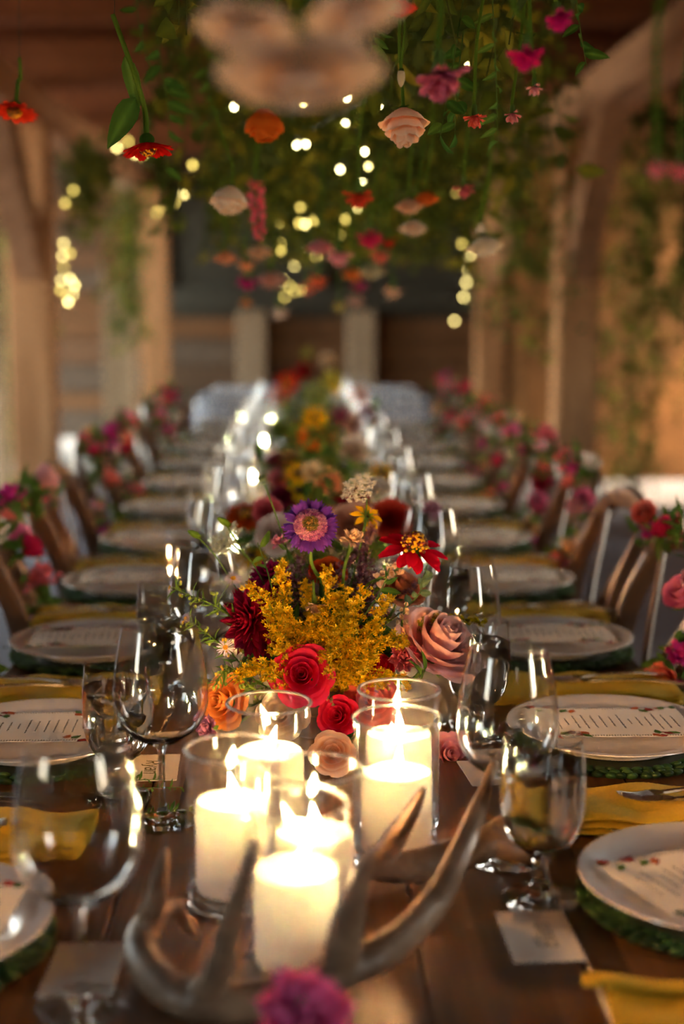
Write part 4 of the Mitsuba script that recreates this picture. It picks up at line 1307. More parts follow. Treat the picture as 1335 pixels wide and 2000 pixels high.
# ---------------------------------------------------------------- the farther centrepieces, all out of focus
def far_rows(mouth, where, rows, n0):
    for i, (nm, col, kind, kw, px, py, Y, dia, face) in enumerate(rows):
        cut_flower(nm, f'{col} in the {where} centrepiece from the camera', 'flower', kind, kw, px, py, Y, dia, face, whole=True, mouth=mouth, stem=.002, group=f'flowers of the {where} centrepiece')
    rg = np.random.default_rng(n0)
    mb = MB()
    for i in range(200):
        d = rg.normal(size=3); d[2] = abs(d[2]) * .9 - .1; d /= np.linalg.norm(d)
        q = mouth + (0, 0, .04) + d * (.13, .12, .14) * rg.uniform(.5, 1.05)
        m = leaf_mesh(rg.uniform(.03, .06), rg.uniform(.012, .026), .6, .25, 4, [('304c1c', '587834'), ('5a6c24', '8c9640')][i % 2])
        mb.mesh(m, None, frame(rg.normal(size=3) * .5 + d * .4 + (0, 0, .6), x=d + rg.normal(size=3) * .4, loc=q))
    k = thing('bouquet_greenery', f'blurred green leaves of the {where} centrepiece', 'foliage', kind='stuff')
    put(k, S(mb.get(), 'leaf', smooth=True))


U = (0, -.5, .85); C = (0, -.9, .4)
A = dict
R_ = lambda a, b, s=1: A(c=(a, b), n=4, seed=s)
V2 = vase(.02, 2.52, 'clay bowl under the second flower centrepiece'); V3 = vase(.03, 3.42, 'clay bowl under the third flower centrepiece')
V4 = vase(.03, 4.45, 'clay bowl under the fourth flower centrepiece'); V5 = vase(.02, 5.65, 'clay bowl under the fifth flower centrepiece')
far_rows(V2, 'second', [
    ('dahlia', 'dark red dahlia behind the scabiosa', 'dahlia', A(c=('780814', 'b01428'), rows=6), 690, 988, 2.45, 92, C),
    ('zinnia', 'orange-red zinnia on the left side', 'zinnia', A(c=('a83008', 'd8501a')), 480, 1010, 2.45, 90, U),
    ('rose', 'coral rose on the left side', 'rose', R_('d04858', 'f07a80'), 522, 1002, 2.42, 62, C),
    ('rose', 'blush rose behind the pink carnation', 'rose', R_('dcb8a8', 'f0dcd0', 2), 540, 1048, 2.38, 86, C),
    ('rose', 'peach rose behind the yellow rudbeckia', 'rose', R_('d08a68', 'eeb494', 3), 690, 1030, 2.38, 96, C),
    ('rose', 'tomato red rose behind the red zinnia', 'rose', R_('b02418', 'e0503c', 4), 762, 1018, 2.45, 84, C),
    ('rudbeckia', 'golden rudbeckia low on the left', 'rudbeckia', A(c=('a87c08', 'd8a818')), 490, 1088, 2.4, 74, U),
    ('rudbeckia', 'golden rudbeckia near the top', 'rudbeckia', A(c=('b08a10', 'e0b420'), seed=3), 585, 958, 2.5, 60, C),
    ('dahlia', 'maroon dahlia on the upper left', 'dahlia', A(c=('4c0c20', '8c2444'), rows=6, seed=3), 548, 975, 2.5, 74, U),
    ('rose', 'white rose near the top right', 'rose', R_('d8ccb8', 'f0e8dc', 5), 735, 960, 2.55, 60, U),
    ('carnation', 'dusty pink carnation at the far right', 'carnation', A(c=('b07088', 'd8a0b0')), 838, 1000, 2.45, 54, (.6, -.5, .5)),
    ('flower_bud', 'round green bud on the upper left', 'bud', A(), 505, 880, 2.55, 34, (-.2, 0, 1)),
    ('flower_bud', 'round green bud in the middle', 'bud', A(seed=2), 572, 965, 2.6, 46, (0, 0, 1))], 201)
far_rows(V3, 'third', [
    ('rudbeckia', 'yellow rudbeckia on the left', 'rudbeckia', A(c=('b89010', 'e4b824'), seed=4), 580, 925, 3.3, 62, C),
    ('rudbeckia', 'yellow rudbeckia on the right', 'rudbeckia', A(c=('c09408', 'ecb41c'), seed=5), 745, 925, 3.3, 60, C),
    ('rose', 'white rose on the right', 'rose', R_('dcc4b4', 'f4e8dc', 6), 690, 882, 3.4, 62, C),
    ('rose', 'peach rose in the middle', 'rose', R_('dc9468', 'f4bc90', 7), 640, 945, 3.3, 60, C),
    ('rose', 'apricot rose on the upper left', 'rose', R_('d08050', 'f0a874', 8), 560, 905, 3.4, 50, U),
    ('dahlia', 'wine red dahlia at the left edge', 'dahlia', A(c=('5c1028', '98304c'), rows=6, seed=4), 540, 900, 3.4, 52, U),
    ('rose', 'rose pink bloom at the lower left', 'rose', R_('c86478', 'e8949c', 9), 545, 940, 3.35, 48, C),
    ('carnation', 'green fluffy bloom in the middle', 'carnation', A(c=('5c7830', '8ca04c')), 648, 905, 3.35, 44, C),
    ('rose', 'ivory rose at the lower middle', 'rose', R_('d8c8a0', 'ece0c0', 3), 610, 925, 3.3, 44, C)], 301)
far_rows(V4, 'fourth', [
    ('rudbeckia', 'bright yellow sunflower-like bloom', 'rudbeckia', A(c=('d89a08', 'f4b818'), n=13, seed=6), 614, 815, 4.35, 58, C),
    ('rose', 'orange rose under the yellow bloom', 'rose', R_('d4641c', 'f08a38', 2), 605, 862, 4.3, 52, C),
    ('rose', 'soft orange rose right of the orange one', 'rose', R_('dc7c44', 'f0a068', 3), 648, 864, 4.35, 36, C),
    ('dahlia', 'plum dahlia right of the yellow bloom', 'dahlia', A(c=('6c2040', 'a04868'), rows=6, seed=5), 666, 812, 4.4, 48, C),
    ('rose', 'blush rose on the right', 'rose', R_('d8a898', 'f0d0c4', 4), 690, 830, 4.4, 46, C),
    ('carnation', 'lime green fluffy bloom on the left', 'carnation', A(c=('6c8438', '98a858'), seed=2), 545, 838, 4.4, 44, C),
    ('carnation', 'sage green fluffy bloom in front', 'carnation', A(c=('8c9868', 'b0b88c'), seed=3), 668, 868, 4.3, 44, C),
    ('rudbeckia', 'mustard rudbeckia on the left', 'rudbeckia', A(c=('a88a10', 'd0b028'), seed=7), 575, 825, 4.45, 40, U),
    ('rose', 'mauve rose at the right edge', 'rose', R_('a87080', 'cc9ca8', 5), 715, 812, 4.45, 40, C),
    ('flower_bud', 'round green bud standing at the right', 'bud', A(seed=3), 733, 790, 4.4, 30, (.1, 0, 1))], 401)
far_rows(V5, 'fifth', [
    ('zinnia', 'scarlet zinnia', 'zinnia', A(c=('b01410', 'd83020'), seed=7), 560, 750, 5.6, 52, C),
    ('dahlia', 'blood red dahlia', 'dahlia', A(c=('780818', 'a81428'), rows=6, seed=6), 592, 724, 5.65, 42, C),
    ('rose', 'salmon rose', 'rose', R_('d07850', 'f0a080', 6), 540, 778, 5.5, 40, C),
    ('carnation', 'tall yellow-green fluffy bloom', 'carnation', A(c=('a0a038', 'c8c058'), seed=4), 650, 748, 5.6, 58, C),
    ('carnation', 'small lime fluffy bloom at the top', 'carnation', A(c=('8c8c3c', 'b0a858'), seed=5), 600, 692, 5.7, 30, U),
    ('rose', 'cream rose at the top', 'rose', R_('c8a880', 'e4ccac', 7), 640, 706, 5.7, 34, C),
    ('rose', 'peach rose on the right', 'rose', R_('d89870', 'f0bc98', 8), 700, 776, 5.5, 40, C),
    ('carnation', 'sage fluffy bloom in the middle', 'carnation', A(c=('8c9850', 'acb478'), seed=6), 616, 768, 5.5, 50, C)], 501)

# ---------------------------------------------------------------- chairs, their garlands, the settee
def chair_shapes():
    out = []
    for sy in (-1, 1):
        out.append(('leg', MB().mesh(tube([(.20, sy * .195, 0), (.185, sy * .19, .44)], [.014, .019], 8))))
    for sy in (-1, 1):
        p = curve([(-.22, sy * .185, 0), (-.19, sy * .19, .25), (-.195, sy * .195, .46), (-.238, sy * .198, .76), (-.285, sy * .185, .885)], 5)
        out.append(('back_post', MB().mesh(tube(p, 1.0, 8, flat=(.015, .019), up=(1, 0, .2)))))
    a = np.linspace(0, PI, 17)
    p = np.stack([-.285 - .03 * np.sin(a), .185 * np.cos(a), .885 + .055 * np.sin(a) ** .8], 1)
    out.append(('top_rail', MB().mesh(tube(p, 1.0, 8, flat=(.010, .022), up=(.2, 0, 1)))))
    for sy in (-1, 1):
        p = curve([(-.205, sy * .17, .52), (-.235, 0, .70), (-.300, -sy * .15, .905)], 6)
        out.append(('cross_slat', MB().mesh(tube(p + (0, 0, 0) if sy < 0 else p + (.008, 0, 0), 1.0, 6, flat=(.017, .005), up=(1, 0, 0)))))
    out.append(('lower_rail', MB().mesh(tube([(-.205, -.19, .53), (-.205, .19, .53)], 1.0, 8, flat=(.010, .016), up=(1, 0, 0)))))
    out.append(('seat', MB().mesh(box(-.20, .22, -.21, .21, .43, .46, .012))))
    for sy in (-1, 1):
        out.append(('stretcher', MB().mesh(tube([(-.20, sy * .188, .20), (.193, sy * .193, .22)], .010, 7))))
    out.append(('stretcher', MB().mesh(tube([(.193, -.193, .27), (.193, .193, .27)], .010, 7))))
    r = [(n_, S(m, 'chair_wood', smooth=40)) for n_, m in out]
    cu = box(-.19, .21, -.20, .20, .461, .515, .022).subdivide().subdivide()
    v = np.array(cu.vertices); v[:, 2] += .008 * np.cos(v[:, 0] * 7) * np.cos(v[:, 1] * 7) * (v[:, 2] > .48); cu.vertices = v
    r.append(('cushion', S(cu, 'cushion_cloth', smooth=60)))
    return r
CHAIR = chair_shapes()
BL = [('rose', dict(c=('c8487a', 'ee8ab0'), n=3, seed=31)), ('rose', dict(c=('e0a868', 'f4cc9c'), n=3, seed=32)), ('carnation', dict(c=('a01868', 'd03c98'), seed=33, k=18)), ('rose', dict(c=('d85850', 'f08c7c'), n=3, seed=34)),
      ('carnation', dict(c=('c04858', 'e8808c'), seed=35, k=18)), ('rose', dict(c=('d8ccc0', 'f0e8e0'), n=3, seed=36)), ('rose', dict(c=('a01438', 'd03060'), n=3, seed=37)), ('rose', dict(c=('d89098', 'f4bcc0'), n=3, seed=38))]
gr = np.random.default_rng(55)
garland_leaves = MB()
GPATH = curve([(-.265, -.13, .93), (-.275, -.03, .965), (-.27, .10, .955), (-.25, .20, .90), (-.225, .225, .80), (-.20, .225, .68), (-.185, .22, .56)], 8)
for i in range(120):
    q = GPATH[gr.integers(len(GPATH))] + gr.normal(size=3) * .014
    d = gr.normal(size=3); d /= np.linalg.norm(d)
    garland_leaves.mesh(leaf_mesh(gr.uniform(.025, .05), gr.uniform(.010, .018), .5, .25, 4, ('304e1c', '5c7c34')), None, frame(gr.normal(size=3), x=d, loc=q))
GLEAF = S(garland_leaves.get(), 'leaf', smooth=True)
for s in (-1, 1):
    side = 'left' if s < 0 else 'right'
    for k in range(2, 11):
        Y = ROWS[s][k] + gr.uniform(-.015, .015)
        X = (TX0 - .035 + .238) if s < 0 else (TX1 + .035 - .238)
        M = tr(X + s * gr.uniform(0, .02), Y, 0) @ rz((0 if s < 0 else PI) + gr.uniform(-.04, .04))
        o = ORD[k - 2]
        c = thing('dining_chair', f'brown wooden cross-back chair with white cushion, {o} visible chair on the {side}', 'chair', 'wooden chairs along both sides of the table')
        for nm, shp in CHAIR:
            part(c, nm, shp, M, label='white seat cushion' if nm == 'cushion' else None)
        if (k in (2, 3, 5, 6, 8, 9)) if s < 0 else (k % 2 == 0 or k > 4):
            g = thing('chair_garland', f'garland of pink, peach and magenta blooms draped over the {o} visible chair on the {side}', 'garland', 'flower garlands on the chair backs')
            MG = M if s > 0 else M @ sc(1, -1, 1)
            part(g, 'greenery', GLEAF, MG, kind='stuff')
            used = gr.permutation(8)
            for j in range(13):
                u = (j + .5) / 13 * (len(GPATH) - 1)
                q = GPATH[int(u)] + gr.normal(size=3) * .012
                kind, kw = BL[used[j % 8]]
                face = np.array([.5 if j % 2 else -.2, gr.uniform(-.9, .9) - (.5 if s < 0 else -.5), .5 + gr.uniform(-.3, .4)])
                F = M @ (sc(1, 1) if s > 0 else sc(1, -1, 1)) @ frame(face, loc=q)
                R = gr.uniform(.028, .044)
                b = None
                for nm, shp in bloom_shapes(kind, kw, True):
                    if nm == 'bloom':
                        b = part(g, 'bloom', shp, F @ sc(R))
                    else:
                        part(b or g, nm, shp, F @ sc(R))

st = thing('settee', 'pale blue and white upholstered settee across the far end of the table', 'sofa')
def puff(x0, x1, y0, y1, z0, z1, ch, amp=.01):
    m = box(x0, x1, y0, y1, z0, z1, ch).subdivide().subdivide().subdivide()
    v = np.array(m.vertices); c = v.mean(0); v += (v - c) * 0; v[:, 1] += amp * np.cos(v[:, 0] * 5) * np.sign(v[:, 1] - c[1]); m.vertices = v
    return m
part(st, 'backrest', S(puff(-.50, .58, 7.16, 7.28, .40, .885, .04), 'settee_cloth', smooth=60))
part(st, 'seat', S(puff(-.48, .56, 6.66, 7.16, .30, .46, .04, 0), 'settee_cloth', smooth=60))
for x in (-.47, .55):
    for y in (6.7, 7.22):
        part(st, 'leg', S(box(x - .03, x + .03, y - .03, y + .03, 0, .30, .006), 'chair_wood'))
    part(st, 'arm', S(puff(x - .05, x + .05, 6.66, 7.16, .46, .66, .03, 0), 'settee_cloth', smooth=60))
for i, (x, ang, lab) in enumerate([(-.36, .18, 'white pillow with dark blue pattern at the left end of the settee'), (.44, -.18, 'white pillow with dark blue pattern at the right end of the settee')]):
    m = trimesh.creation.icosphere(4)
    v = np.array(m.vertices)
    e = np.sign(v) * np.abs(v) ** .45
    v = np.stack([e[:, 0] * .2, v[:, 1] * .075 * (1.25 - .5 * np.maximum(np.abs(e[:, 0]), np.abs(e[:, 2])) ** 3), e[:, 2] * .2], 1)
    m.vertices = v
    k = thing('pillow', lab, 'pillow', 'patterned pillows on the settee')
    put(k, S(m, 'pillow_cloth', smooth=True), tr(x, 7.03, .675) @ rx(.22) @ ry(ang * .4))

# ---------------------------------------------------------------- hanging flowers
def hang(name, label, kind, kw, px, py, Y, dia, face=(0, -.15, -1), whole=False, top=None, stem=.0022, slen=.16, leaves=0, group='single flowers hanging upside down from the greenery', spin=0.0):
    p = at(px, py, Y); R = dia / 2 * ((p - EYE) @ FWD) / F_PX
    face = np.asarray(face, float) / np.linalg.norm(face)
    k = thing(name, label, 'flower', group)
    bloom(k, kind, kw, frame(face, loc=p, scale=R, spin=spin), whole)
    b = p - face * R * .15
    t = at(*top) if top else p + np.array([.02 * math.sin(px), .01, slen])
    pts = [b, b - face * R * .8 + (0, 0, R * .2), (b * .45 + t * .55) + (.006 * math.sin(py), 0, 0), t]
    stem_part(k, pts, stem, '5c7a2c')
    q = np.array(pts[2]) * .35 + t * .65
    part(k, 'hanging_wire', S(MB().mesh(tube([t * .8 + q * .2, (q[0] + .01, q[1], 2.0), (q[0] + .015, q[1] + .01, 2.46)], .0005, 4)), 'wire'))
    rg = np.random.default_rng(int(px + py))
    for i in range(leaves):
        u = (i + 1) / (leaves + 1)
        c = b * (1 - u) + t * u
        part(k, 'leaf', LEAVES[i % 2], frame((rg.normal() * .3, -1, .3), x=(-.55 if i == 0 else .35, -.15, -1), loc=c, scale=.075))
    return k


hang('rose', 'large blurred peach-white rose at the top, left of the biggest one', 'rose', dict(c=('f4dcc8', 'fcf0e6'), n=5, seed=41, tall=.6), 482, 48, .86, 165, (-.1, -.32, -.95))
hang('rose', 'biggest blurred peach-white rose hanging closest to the camera', 'rose', dict(c=('f4d8c0', 'fcf0e6'), n=5, seed=42, tall=.55), 588, 132, .82, 250, (.02, -.30, -.95))
hang('rose', 'blurred peach-white rose at the very top edge right of the biggest one', 'rose', dict(c=('f4dccc', 'fcf0e6'), n=5, seed=43, tall=.6), 690, 20, .86, 150, (.2, -.30, -.95))
hang('poppy', 'orange poppy-like bloom just below the biggest peach-white rose', 'rose', dict(c=('d04810', 'f08030'), n=4, seed=44, open_=1.0, ruff=.1, tall=1.3), 516, 222, 1.50, 96, (0, -.1, -1))
hang('rose', 'sharp cream-peach rose on upside-down green stems', 'rose', dict(c=('f4bc98', 'ffe4cc'), n=5, seed=45, ruff=.5, tall=1.35, open_=.85), 788, 225, 1.70, 104, (.05, -.25, -1), top=(790, -60, 1.70))
hang('flower_bud', 'cream bud on the stem above the sharp cream-peach rose', 'bud', dict(c=('d0c09c', 'e8d8b8'), seed=4), 783, 152, 1.69, 36, (0, 0, -1), top=(778, -40, 1.69), stem=.0014)
hang('carnation', 'two-tone magenta and coral carnation with a big green calyx', 'carnation', dict(c=('a83c70', 'd47a9c'), seed=46, k=22), 858, 140, 1.42, 118, (.05, -.2, -1), top=(842, -70, 1.42), stem=.003)
hang('carnation', 'hot pink carnation with a thick pale green stem', 'carnation', dict(c=('b00858', 'e42a88'), seed=47, k=22), 1027, 98, 1.35, 84, (-.1, -.2, -1), top=(1000, -40, 1.35), stem=.003)
hang('carnation', 'hot pink carnation at the top right corner of the greenery', 'carnation', dict(c=('a80c64', 'dc2c90'), seed=48, k=22), 1090, 28, 1.40, 66, (.1, -.3, -1))
hang('carnation', 'tiny pale pink bloom below the hot pink carnation', 'carnation', dict(c=('c87088', 'ecb0b8'), seed=49, k=12), 1043, 168, 1.6, 42)
hang('carnation', 'small dusty pink bloom right of the coral one', 'carnation', dict(c=('c87080', 'e8a0a8'), seed=50, k=12), 1000, 220, 1.8, 44)
hang('carnation', 'small coral bloom below the magenta carnation', 'carnation', dict(c=('c84848', 'ec7c70'), seed=51, k=14), 926, 224, 1.75, 54)
hang('zinnia', 'sharp red zinnia hanging on a leafy green stem at the left', 'zinnia', dict(c=('a00c10', 'd82420'), n=(12, 8), seed=52, droop=-.22), 287, 278, 1.82, 116, (.08, -.10, -1), top=(220, 28, 1.82), stem=.0036, leaves=2)
hang('zinnia', 'orange-red zinnia cut by the left edge of the picture', 'zinnia', dict(c=('b81c14', 'e84830'), n=(14, 10), seed=53, droop=-.1), 30, 210, 1.55, 96, (-.1, -.35, -1), top=(38, 112, 1.55))
hang('rose', 'ivory rose hanging at the left of the fairy lights', 'rose', dict(c=('f0ccac', 'fff0dc'), n=4, seed=54, ruff=.5, tall=1.3), 450, 372, 2.3, 84, (-.1, -.3, -1), top=(410, 190, 2.3))
hang('spray_rose', 'pink and red bell flower spike below the ivory rose', 'spike', dict(c=('d04c68', 'f08498'), seed=55), 503, 420, 2.6, 105, (.1, 0, -1), whole=True)
hang('carnation', 'coral-red bloom in the middle right of the fairy lights', 'carnation', dict(c=('b82c20', 'e45440'), seed=56, k=18), 700, 376, 2.4, 66)
hang('rose', 'orange rose at the right of the lights', 'rose', dict(c=('d05418', 'f08848'), n=4, seed=57), 832, 378, 2.5, 52, whole=True)
hang('rose', 'pale peach rose touching the orange rose', 'rose', dict(c=('d8a888', 'f0ccb0'), n=4, seed=58), 798, 392, 2.5, 58, whole=True)
hang('rose', 'ivory rose right below the pale peach rose', 'rose', dict(c=('d8c0a4', 'f0dcc8'), n=4, seed=59), 806, 434, 2.6, 60, whole=True)
hang('carnation', 'dusty red bloom above the right string of lights', 'carnation', dict(c=('a83c48', 'd47078'), seed=60, k=14), 906, 362, 2.3, 52)
hang('lisianthus', 'white lisianthus low at the right of the greenery', 'rose', dict(c=('d8ccb4', 'f4ecdc'), n=4, seed=61), 945, 468, 2.4, 74, (.1, -.3, -1))
hang('lisianthus', 'small white lisianthus just above the low right one', 'rose', dict(c=('d8ccb4', 'f4ecdc'), n=2, seed=62), 938, 436, 2.4, 44, whole=True)
hang('carnation', 'bright raspberry bloom right of the pink pair', 'carnation', dict(c=('b01850', 'e04078'), seed=63, k=20), 724, 456, 2.9, 62, whole=True)
hang('carnation', 'small red bloom touching the raspberry bloom', 'carnation', dict(c=('98101c', 'd0302c'), seed=64, k=14), 757, 466, 2.9, 38, whole=True)
for i, (lab, c, x, y, Y, d) in enumerate([
    ('salmon bloom under the raspberry bloom', ('c86858', 'ec9484'), 742, 490, 3.0, 50), ('pink bloom left of the pair below the lights', ('c8788c', 'eeaab4'), 625, 472, 3.0, 58), ('pink bloom right of the pair below the lights', ('d08494', 'f2b4bc'), 662, 490, 2.9, 66),
    ('peach bloom under the pink spike', ('d48c64', 'f4b48c'), 440, 494, 3.0, 50), ('apricot bloom beside the peach bloom', ('d89468', 'f4bc90'), 480, 510, 3.1, 44), ('cream bloom right of the apricot bloom', ('d4ac88', 'f0ccac'), 505, 482, 3.1, 54),
    ('magenta bloom at the lower left', ('900c58', 'c83088'), 482, 542, 3.6, 52), ('dusty pink bloom right of the magenta bloom', ('b07c74', 'd8a89c'), 530, 535, 3.7, 62), ('coral bloom low in the middle', ('cc5c3c', 'ee8860'), 620, 540, 3.9, 48),
    ('orange bloom right of the coral bloom', ('d46c24', 'f09850'), 690, 528, 3.8, 46), ('pink-orange bloom lowest in the middle', ('c86450', 'e89480'), 600, 555, 4.0, 44), ('magenta bloom behind the orange bloom', ('a02060', 'cc4c88'), 702, 552, 4.0, 34),
    ('cream bloom at the lower right', ('d0a888', 'ecccb0'), 766, 562, 3.8, 46), ('pale grey-green bloom on the right', ('b0a888', 'd0c8a8'), 724, 520, 3.4, 56), ('white bloom hanging lowest at the far left', ('c8b4a4', 'e8d8cc'), 545, 602, 4.4, 44),
    ('small orange bloom lowest at the left', ('d08040', 'f0a868'), 480, 586, 4.3, 28), ('pale yellow bloom lowest in the middle', ('b0a050', 'd0c478'), 664, 592, 4.5, 34), ('mauve bloom lowest at the right', ('b08c80', 'd0b0a4'), 692, 580, 4.5, 40),
    ('coral bloom at the upper left of the spike', ('c85850', 'e88880'), 497, 352, 2.6, 40), ('orange-red bloom cut by the top edge', ('cc2c14', 'f0543c'), 778, 2, 1.5, 70)]):
    hang('rose' if i % 2 else 'carnation', 'blurred hanging ' + lab if i < 18 else lab, 'rose' if i % 2 else 'carnation', dict(c=c, n=4, seed=70 + i) if i % 2 else dict(c=c, seed=70 + i, k=16), x, y, Y, d, whole=i < 19)
for i, (x, y) in enumerate([(1282, 318), (1328, 320)]):
    hang('carnation', ['blurred pink bloom hanging before the vines at the right edge, left one', 'blurred pink bloom hanging before the vines, cut by the right edge'][i], 'carnation', dict(c=('d0687c', 'f4a4b0'), seed=90 + i, k=16), x, y, 1.02, 62)

# ---------------------------------------------------------------- hanging greenery
rg = np.random.default_rng(100)
gl, gs = MB(), MB()
GC = [('32401a', '5c6824'), ('3e481a', '76782a'), ('26321a', '485422'), ('5c581c', '8c8430'), ('30401e', '566232')]
def light_leaf(c):
    v, f, cc = leaf_mesh(1, .55, .5, .2, 3, c)
    i = np.array([r * 5 + q for r in range(4) for q in (0, 2, 4)])
    return v[i], grid_faces(4, 3), cc[i]
IVY = [light_leaf(c) for c in GC]
def strand(x, y, z0, z1, dens, size, sway=.05):
    n = max(4, int((z0 - z1) / .05))
    zs = np.linspace(z0, z1, n)
    ph = rg.uniform(0, 6, 2)
    px_ = x + sway * np.sin(zs * 5 + ph[0]) * np.linspace(0, 1, n); py_ = y + sway * np.cos(zs * 4 + ph[1]) * np.linspace(0, 1, n)
    p = np.stack([px_, py_, zs], 1)
    gs.mesh(tube(p, .0012, 4), lin('4a5426'))
    for k in range(int((z0 - z1) * dens)):
        u = rg.uniform(0, n - 1.001); a = int(u); q = p[a] + (p[a + 1] - p[a]) * (u - a)
        d = rg.normal(size=3) * (1, 1, .4); d[2] -= .5; d /= np.linalg.norm(d)
        m = IVY[rg.integers(5)]
        gl.mesh(m, None, frame(rg.normal(size=3) + (0, -.3, .3), x=d, loc=q + d * .01, scale=size * rg.uniform(.7, 1.3)))
for i in range(520):
    Y = 1.6 + 4.6 * rg.uniform() ** .9
    X = .12 + rg.normal() * .19
    X = .03 + .03 * Y + rg.normal() * (.05 + .045 * Y)
    X = min(max(X, -.32, -.10 * Y), .52, .20 * Y)
    zt = 2.42
    zb = rg.uniform(1.56, 2.0) if Y < 3 else rg.uniform(1.43, 1.85)
    if abs(X - .12) < .22 and Y < 3.0: zb = max(zb, 1.62 + .05 * rg.uniform())
    strand(X, Y, zt, zb, 42, .048)
for i in range(420):      # the thick mat under the beams
    Y = rg.uniform(1.9, 6.0)
    strand(min(max(.1 + rg.normal() * .22, -.09 * Y), .2 * Y), Y, 2.44, rg.uniform(1.9, 2.3), 46, .055)
k = thing('hanging_greenery', 'dense dark green vines hanging over the table under the beams', 'foliage', kind='stuff')
part(k, 'leaves', S(gl.get(), 'leaf', smooth=True), kind='stuff'); part(k, 'vines', S(gs.get(), 'leaf'), kind='stuff')
def vine(label, path, n, size, kind, seed, start=.1):
    leafy('ivy_vine', label, path, n, size, kind, seed, 'vine', start, .0011)
for i, (lab, pts, n, size, kind) in enumerate([
    ('pale ivy trailing right of the sharp red zinnia', [(305, 60, 2.25), (318, 150, 2.25), (330, 230, 2.26), (322, 345, 2.26)], 9, .040, 0),
    ('ivy trailing at the top left above the zinnia', [(262, -60, 2.2), (270, 40, 2.2), (292, 130, 2.2)], 5, .030, 0),
    ('ivy with pointed leaves below the magenta carnation', [(910, -40, 1.75), (885, 120, 1.74), (870, 200, 1.74), (858, 275, 1.73)], 9, .032, 0),
    ('glossy vine left of the coral bloom', [(905, 60, 1.78), (890, 180, 1.78), (888, 270, 1.78)], 8, .034, 0),
    ('vine with long leaves right of the coral bloom', [(960, -20, 1.9), (968, 140, 1.9), (972, 290, 1.9)], 10, .036, 1),
    ('dark vine at the right rim of the greenery', [(1120, -60, 1.85), (1130, 40, 1.85), (1145, 130, 1.86)], 9, .034, 0),
    ('vine between the rose and the top edge', [(745, -60, 1.8), (735, 40, 1.8), (720, 110, 1.8)], 8, .034, 1),
    ('vine left of the biggest peach-white rose', [(395, -40, 2.5), (405, 120, 2.5), (412, 250, 2.5)], 9, .034, 1)]):
    vine(lab, pts, n, size, kind, 300 + i)

# vines on the posts and the curtain of vines outside on the right
def vine_mass(name, label, items, leaf, colours, seed):
    rg = np.random.default_rng(seed)
    l_, s_ = MB(), MB()
    sh = [light_leaf(c) for c in colours]
    for (x, y, z0, z1, n) in items:
        zz = np.linspace(z0, z1, 10); ph = rg.uniform(0, 6, 2)
        p = np.stack([x + .06 * np.sin(zz * 3 + ph[0]), y + .06 * np.cos(zz * 3 + ph[1]), zz], 1)
        s_.mesh(tube(p, .003, 4), lin('4a4a24'))
        for k in range(n):
            u = rg.uniform(0, 8.99); a = int(u); q = p[a] + (p[a + 1] - p[a]) * (u - a)
            d = rg.normal(size=3); d[2] -= .6; d /= np.linalg.norm(d)
            l_.mesh(sh[rg.integers(len(sh))], None, frame(rg.normal(size=3) + (0, -.4, .3), x=d, loc=q + rg.normal(size=3) * .05, scale=leaf * rg.uniform(.7, 1.3)))
    k = thing(name, label, 'vine', kind='stuff')
    part(k, 'leaves', S(l_.get(), 'leaf', smooth=True), kind='stuff'); part(k, 'stems', S(s_.get(), 'leaf'), kind='stuff')
vg = np.random.default_rng(9)
OC = [('445228', '747e40'), ('56622e', '868c46'), ('344620', '60703a'), ('70702a', '9a943c')]
vine_mass('vine_curtain', 'curtain of green vines hanging outside beyond the right post', [(vg.uniform(2.0, 3.4), vg.uniform(8.6, 9.1), 2.9, vg.uniform(.5, 2.3), 60) for _ in range(56)] + [(vg.uniform(2.3, 3.3), vg.uniform(9.0, 9.15), 2.9, vg.uniform(.3, 1.2), 80) for _ in range(16)] + [(vg.uniform(1.85, 2.2), vg.uniform(8.4, 9.0), 2.6, .1, 90) for _ in range(6)], .085, OC, 1)
vine_mass('post_vine', 'vines wound round the nearer left post and hanging beside it', [(vg.uniform(-1.20, -1.08), vg.uniform(7.45, 7.7), 2.05, vg.uniform(1.5, 2.1), 30) for _ in range(9)] + [(vg.uniform(-1.22, -.95), vg.uniform(9.0, 9.8), 2.0, vg.uniform(1.0, 1.5), 40) for _ in range(10)], .075, OC, 2)
vine_mass('garden_shrub', 'dark green shrubs outside at the left edge of the picture', [(vg.uniform(-3.4, -2.0), vg.uniform(9.6, 11.3), vg.uniform(1.5, 2.25), 0, 120) for _ in range(26)], .11, OC, 3)
vine_mass('post_vine', 'vine hanging with lights beside the far right post', [(vg.uniform(.95, 1.3), vg.uniform(7.2, 7.8), 2.3, vg.uniform(.95, 1.6), 45) for _ in range(12)], .07, OC, 4)

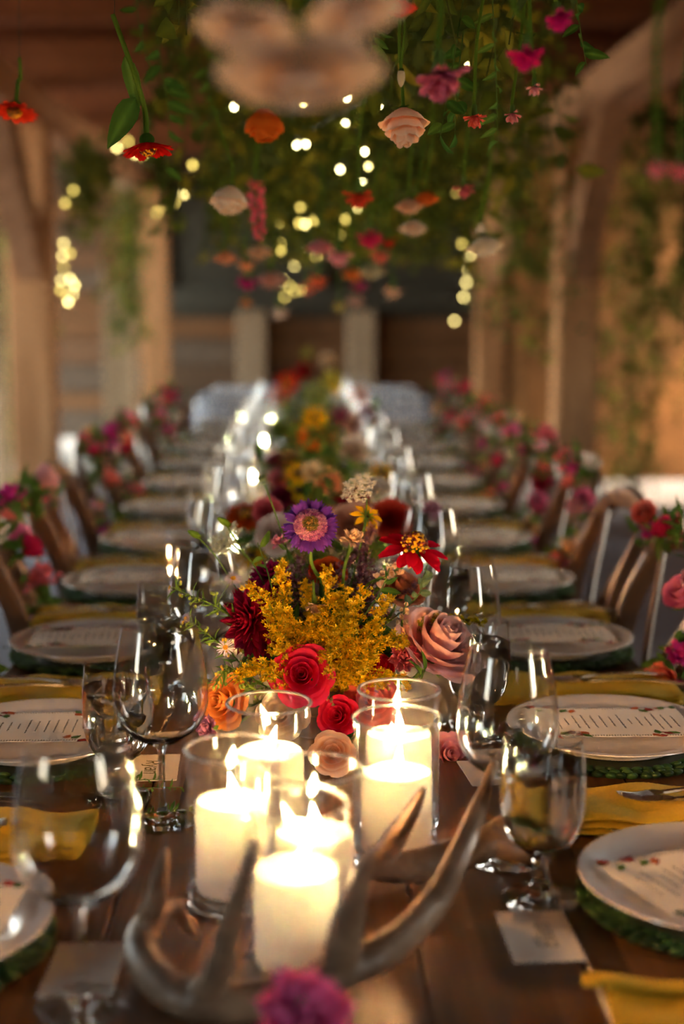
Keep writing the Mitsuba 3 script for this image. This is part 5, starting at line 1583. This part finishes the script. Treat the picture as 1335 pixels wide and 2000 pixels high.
# ---------------------------------------------------------------- strings of fairy lights
bm = trimesh.creation.icosphere(2); bm.apply_scale((.0046, .0046, .006))
BULBS = []
for g_, col in ((1.0, (1, .84, .38)), (.55, (1, .78, .26)), (.25, (1, .74, .16))):
    b_ = mikit.ply(bm, 'wick_black', smooth=True)
    b_['emitter'] = {'type': 'area', 'radiance': {'type': 'rgb', 'value': [BULB * g_ * c for c in col]}, 'sampling_weight': .02}
    BULBS.append(b_)
lr = np.random.default_rng(31)
cap = S(MB().mesh(tube([(0, 0, .004), (0, 0, .014)], .0025, 6)), 'wire')
STRINGS = {
    'fairy light string hanging beside the nearer left post': [(143, 372, 13), (127, 397, 13), (124, 476, 14), (122, 500, 14), (137, 495, 13), (124, 522, 14), (120, 548, 14), (137, 545, 13), (146, 557, 13), (118, 566, 13), (130, 578, 14), (142, 575, 14), (133, 590, 12)],
    'fairy light string behind the sharp red zinnia': [(228, 288, 13), (250, 276, 13), (264, 300, 13), (280, 306, 13), (303, 302, 12), (376, 322, 12), (365, 352, 13), (360, 378, 12), (341, 395, 13), (312, 403, 15), (306, 416, 15)],
    'fairy light string with small sharp bulbs across the middle of the greenery': [(457, 209, 8), (592, 200, 7), (677, 190, 7), (674, 242, 8), (712, 296, 7), (708, 351, 9), (719, 325, 9), (664, 331, 10), (631, 363, 10), (601, 311, 10), (597, 281, 9), (579, 283, 9), (740, 205, 5), (777, 279, 7), (877, 85, 5), (912, 120, 4)],
    'fairy light string with large soft bulbs low in the greenery': [(580, 402, 13), (586, 404, 12), (545, 433, 12), (584, 436, 12), (596, 438, 12), (613, 431, 12), (636, 447, 12), (675, 429, 12), (700, 405, 11), (663, 456, 12), (604, 482, 12), (547, 476, 12), (548, 488, 12), (618, 500, 13), (575, 518, 13)],
    'fairy light string at the far end of the greenery': [(552, 548, 15), (566, 560, 14), (576, 568, 14), (590, 566, 13), (600, 568, 13), (556, 580, 14)],
    'fairy light string hanging down at the right of the greenery': [(890, 375, 13), (893, 397, 13), (902, 476, 13), (917, 500, 12), (915, 527, 14), (910, 552, 14), (905, 580, 14), (887, 627, 14)]}
for lab, pts in STRINGS.items():
    k = thing('fairy_light_string', lab, 'string lights')
    P_ = []
    for x, y, r in pts:
        Y = 1 / (.581 - min(r, 14.2) / 32.5)
        P_.append(at(x, y, Y))
        b = part(k, 'bulb', BULBS[int(lr.integers(2)) if r < 12 else int(1 + lr.integers(2))], tr(*P_[-1]) @ sc(1.0 if Y < 4 else 1.4))
        part(b, 'socket', cap, tr(*P_[-1]) @ sc(1.0 if Y < 4 else 1.4))
    P_ = np.array(P_)
    lead = np.vstack([[P_[0][0], P_[0][1], 2.45], P_ + (0, 0, .012)])
    part(k, 'cord', S(MB().mesh(tube(curve(lead, 5), .0009, 4)), 'wire'), label='thin dark cord')

PAL = [mi.Float(np.array([q[k] for q in PALETTE], np.float32)) for k in range(6)]
dr.eval(*PAL)
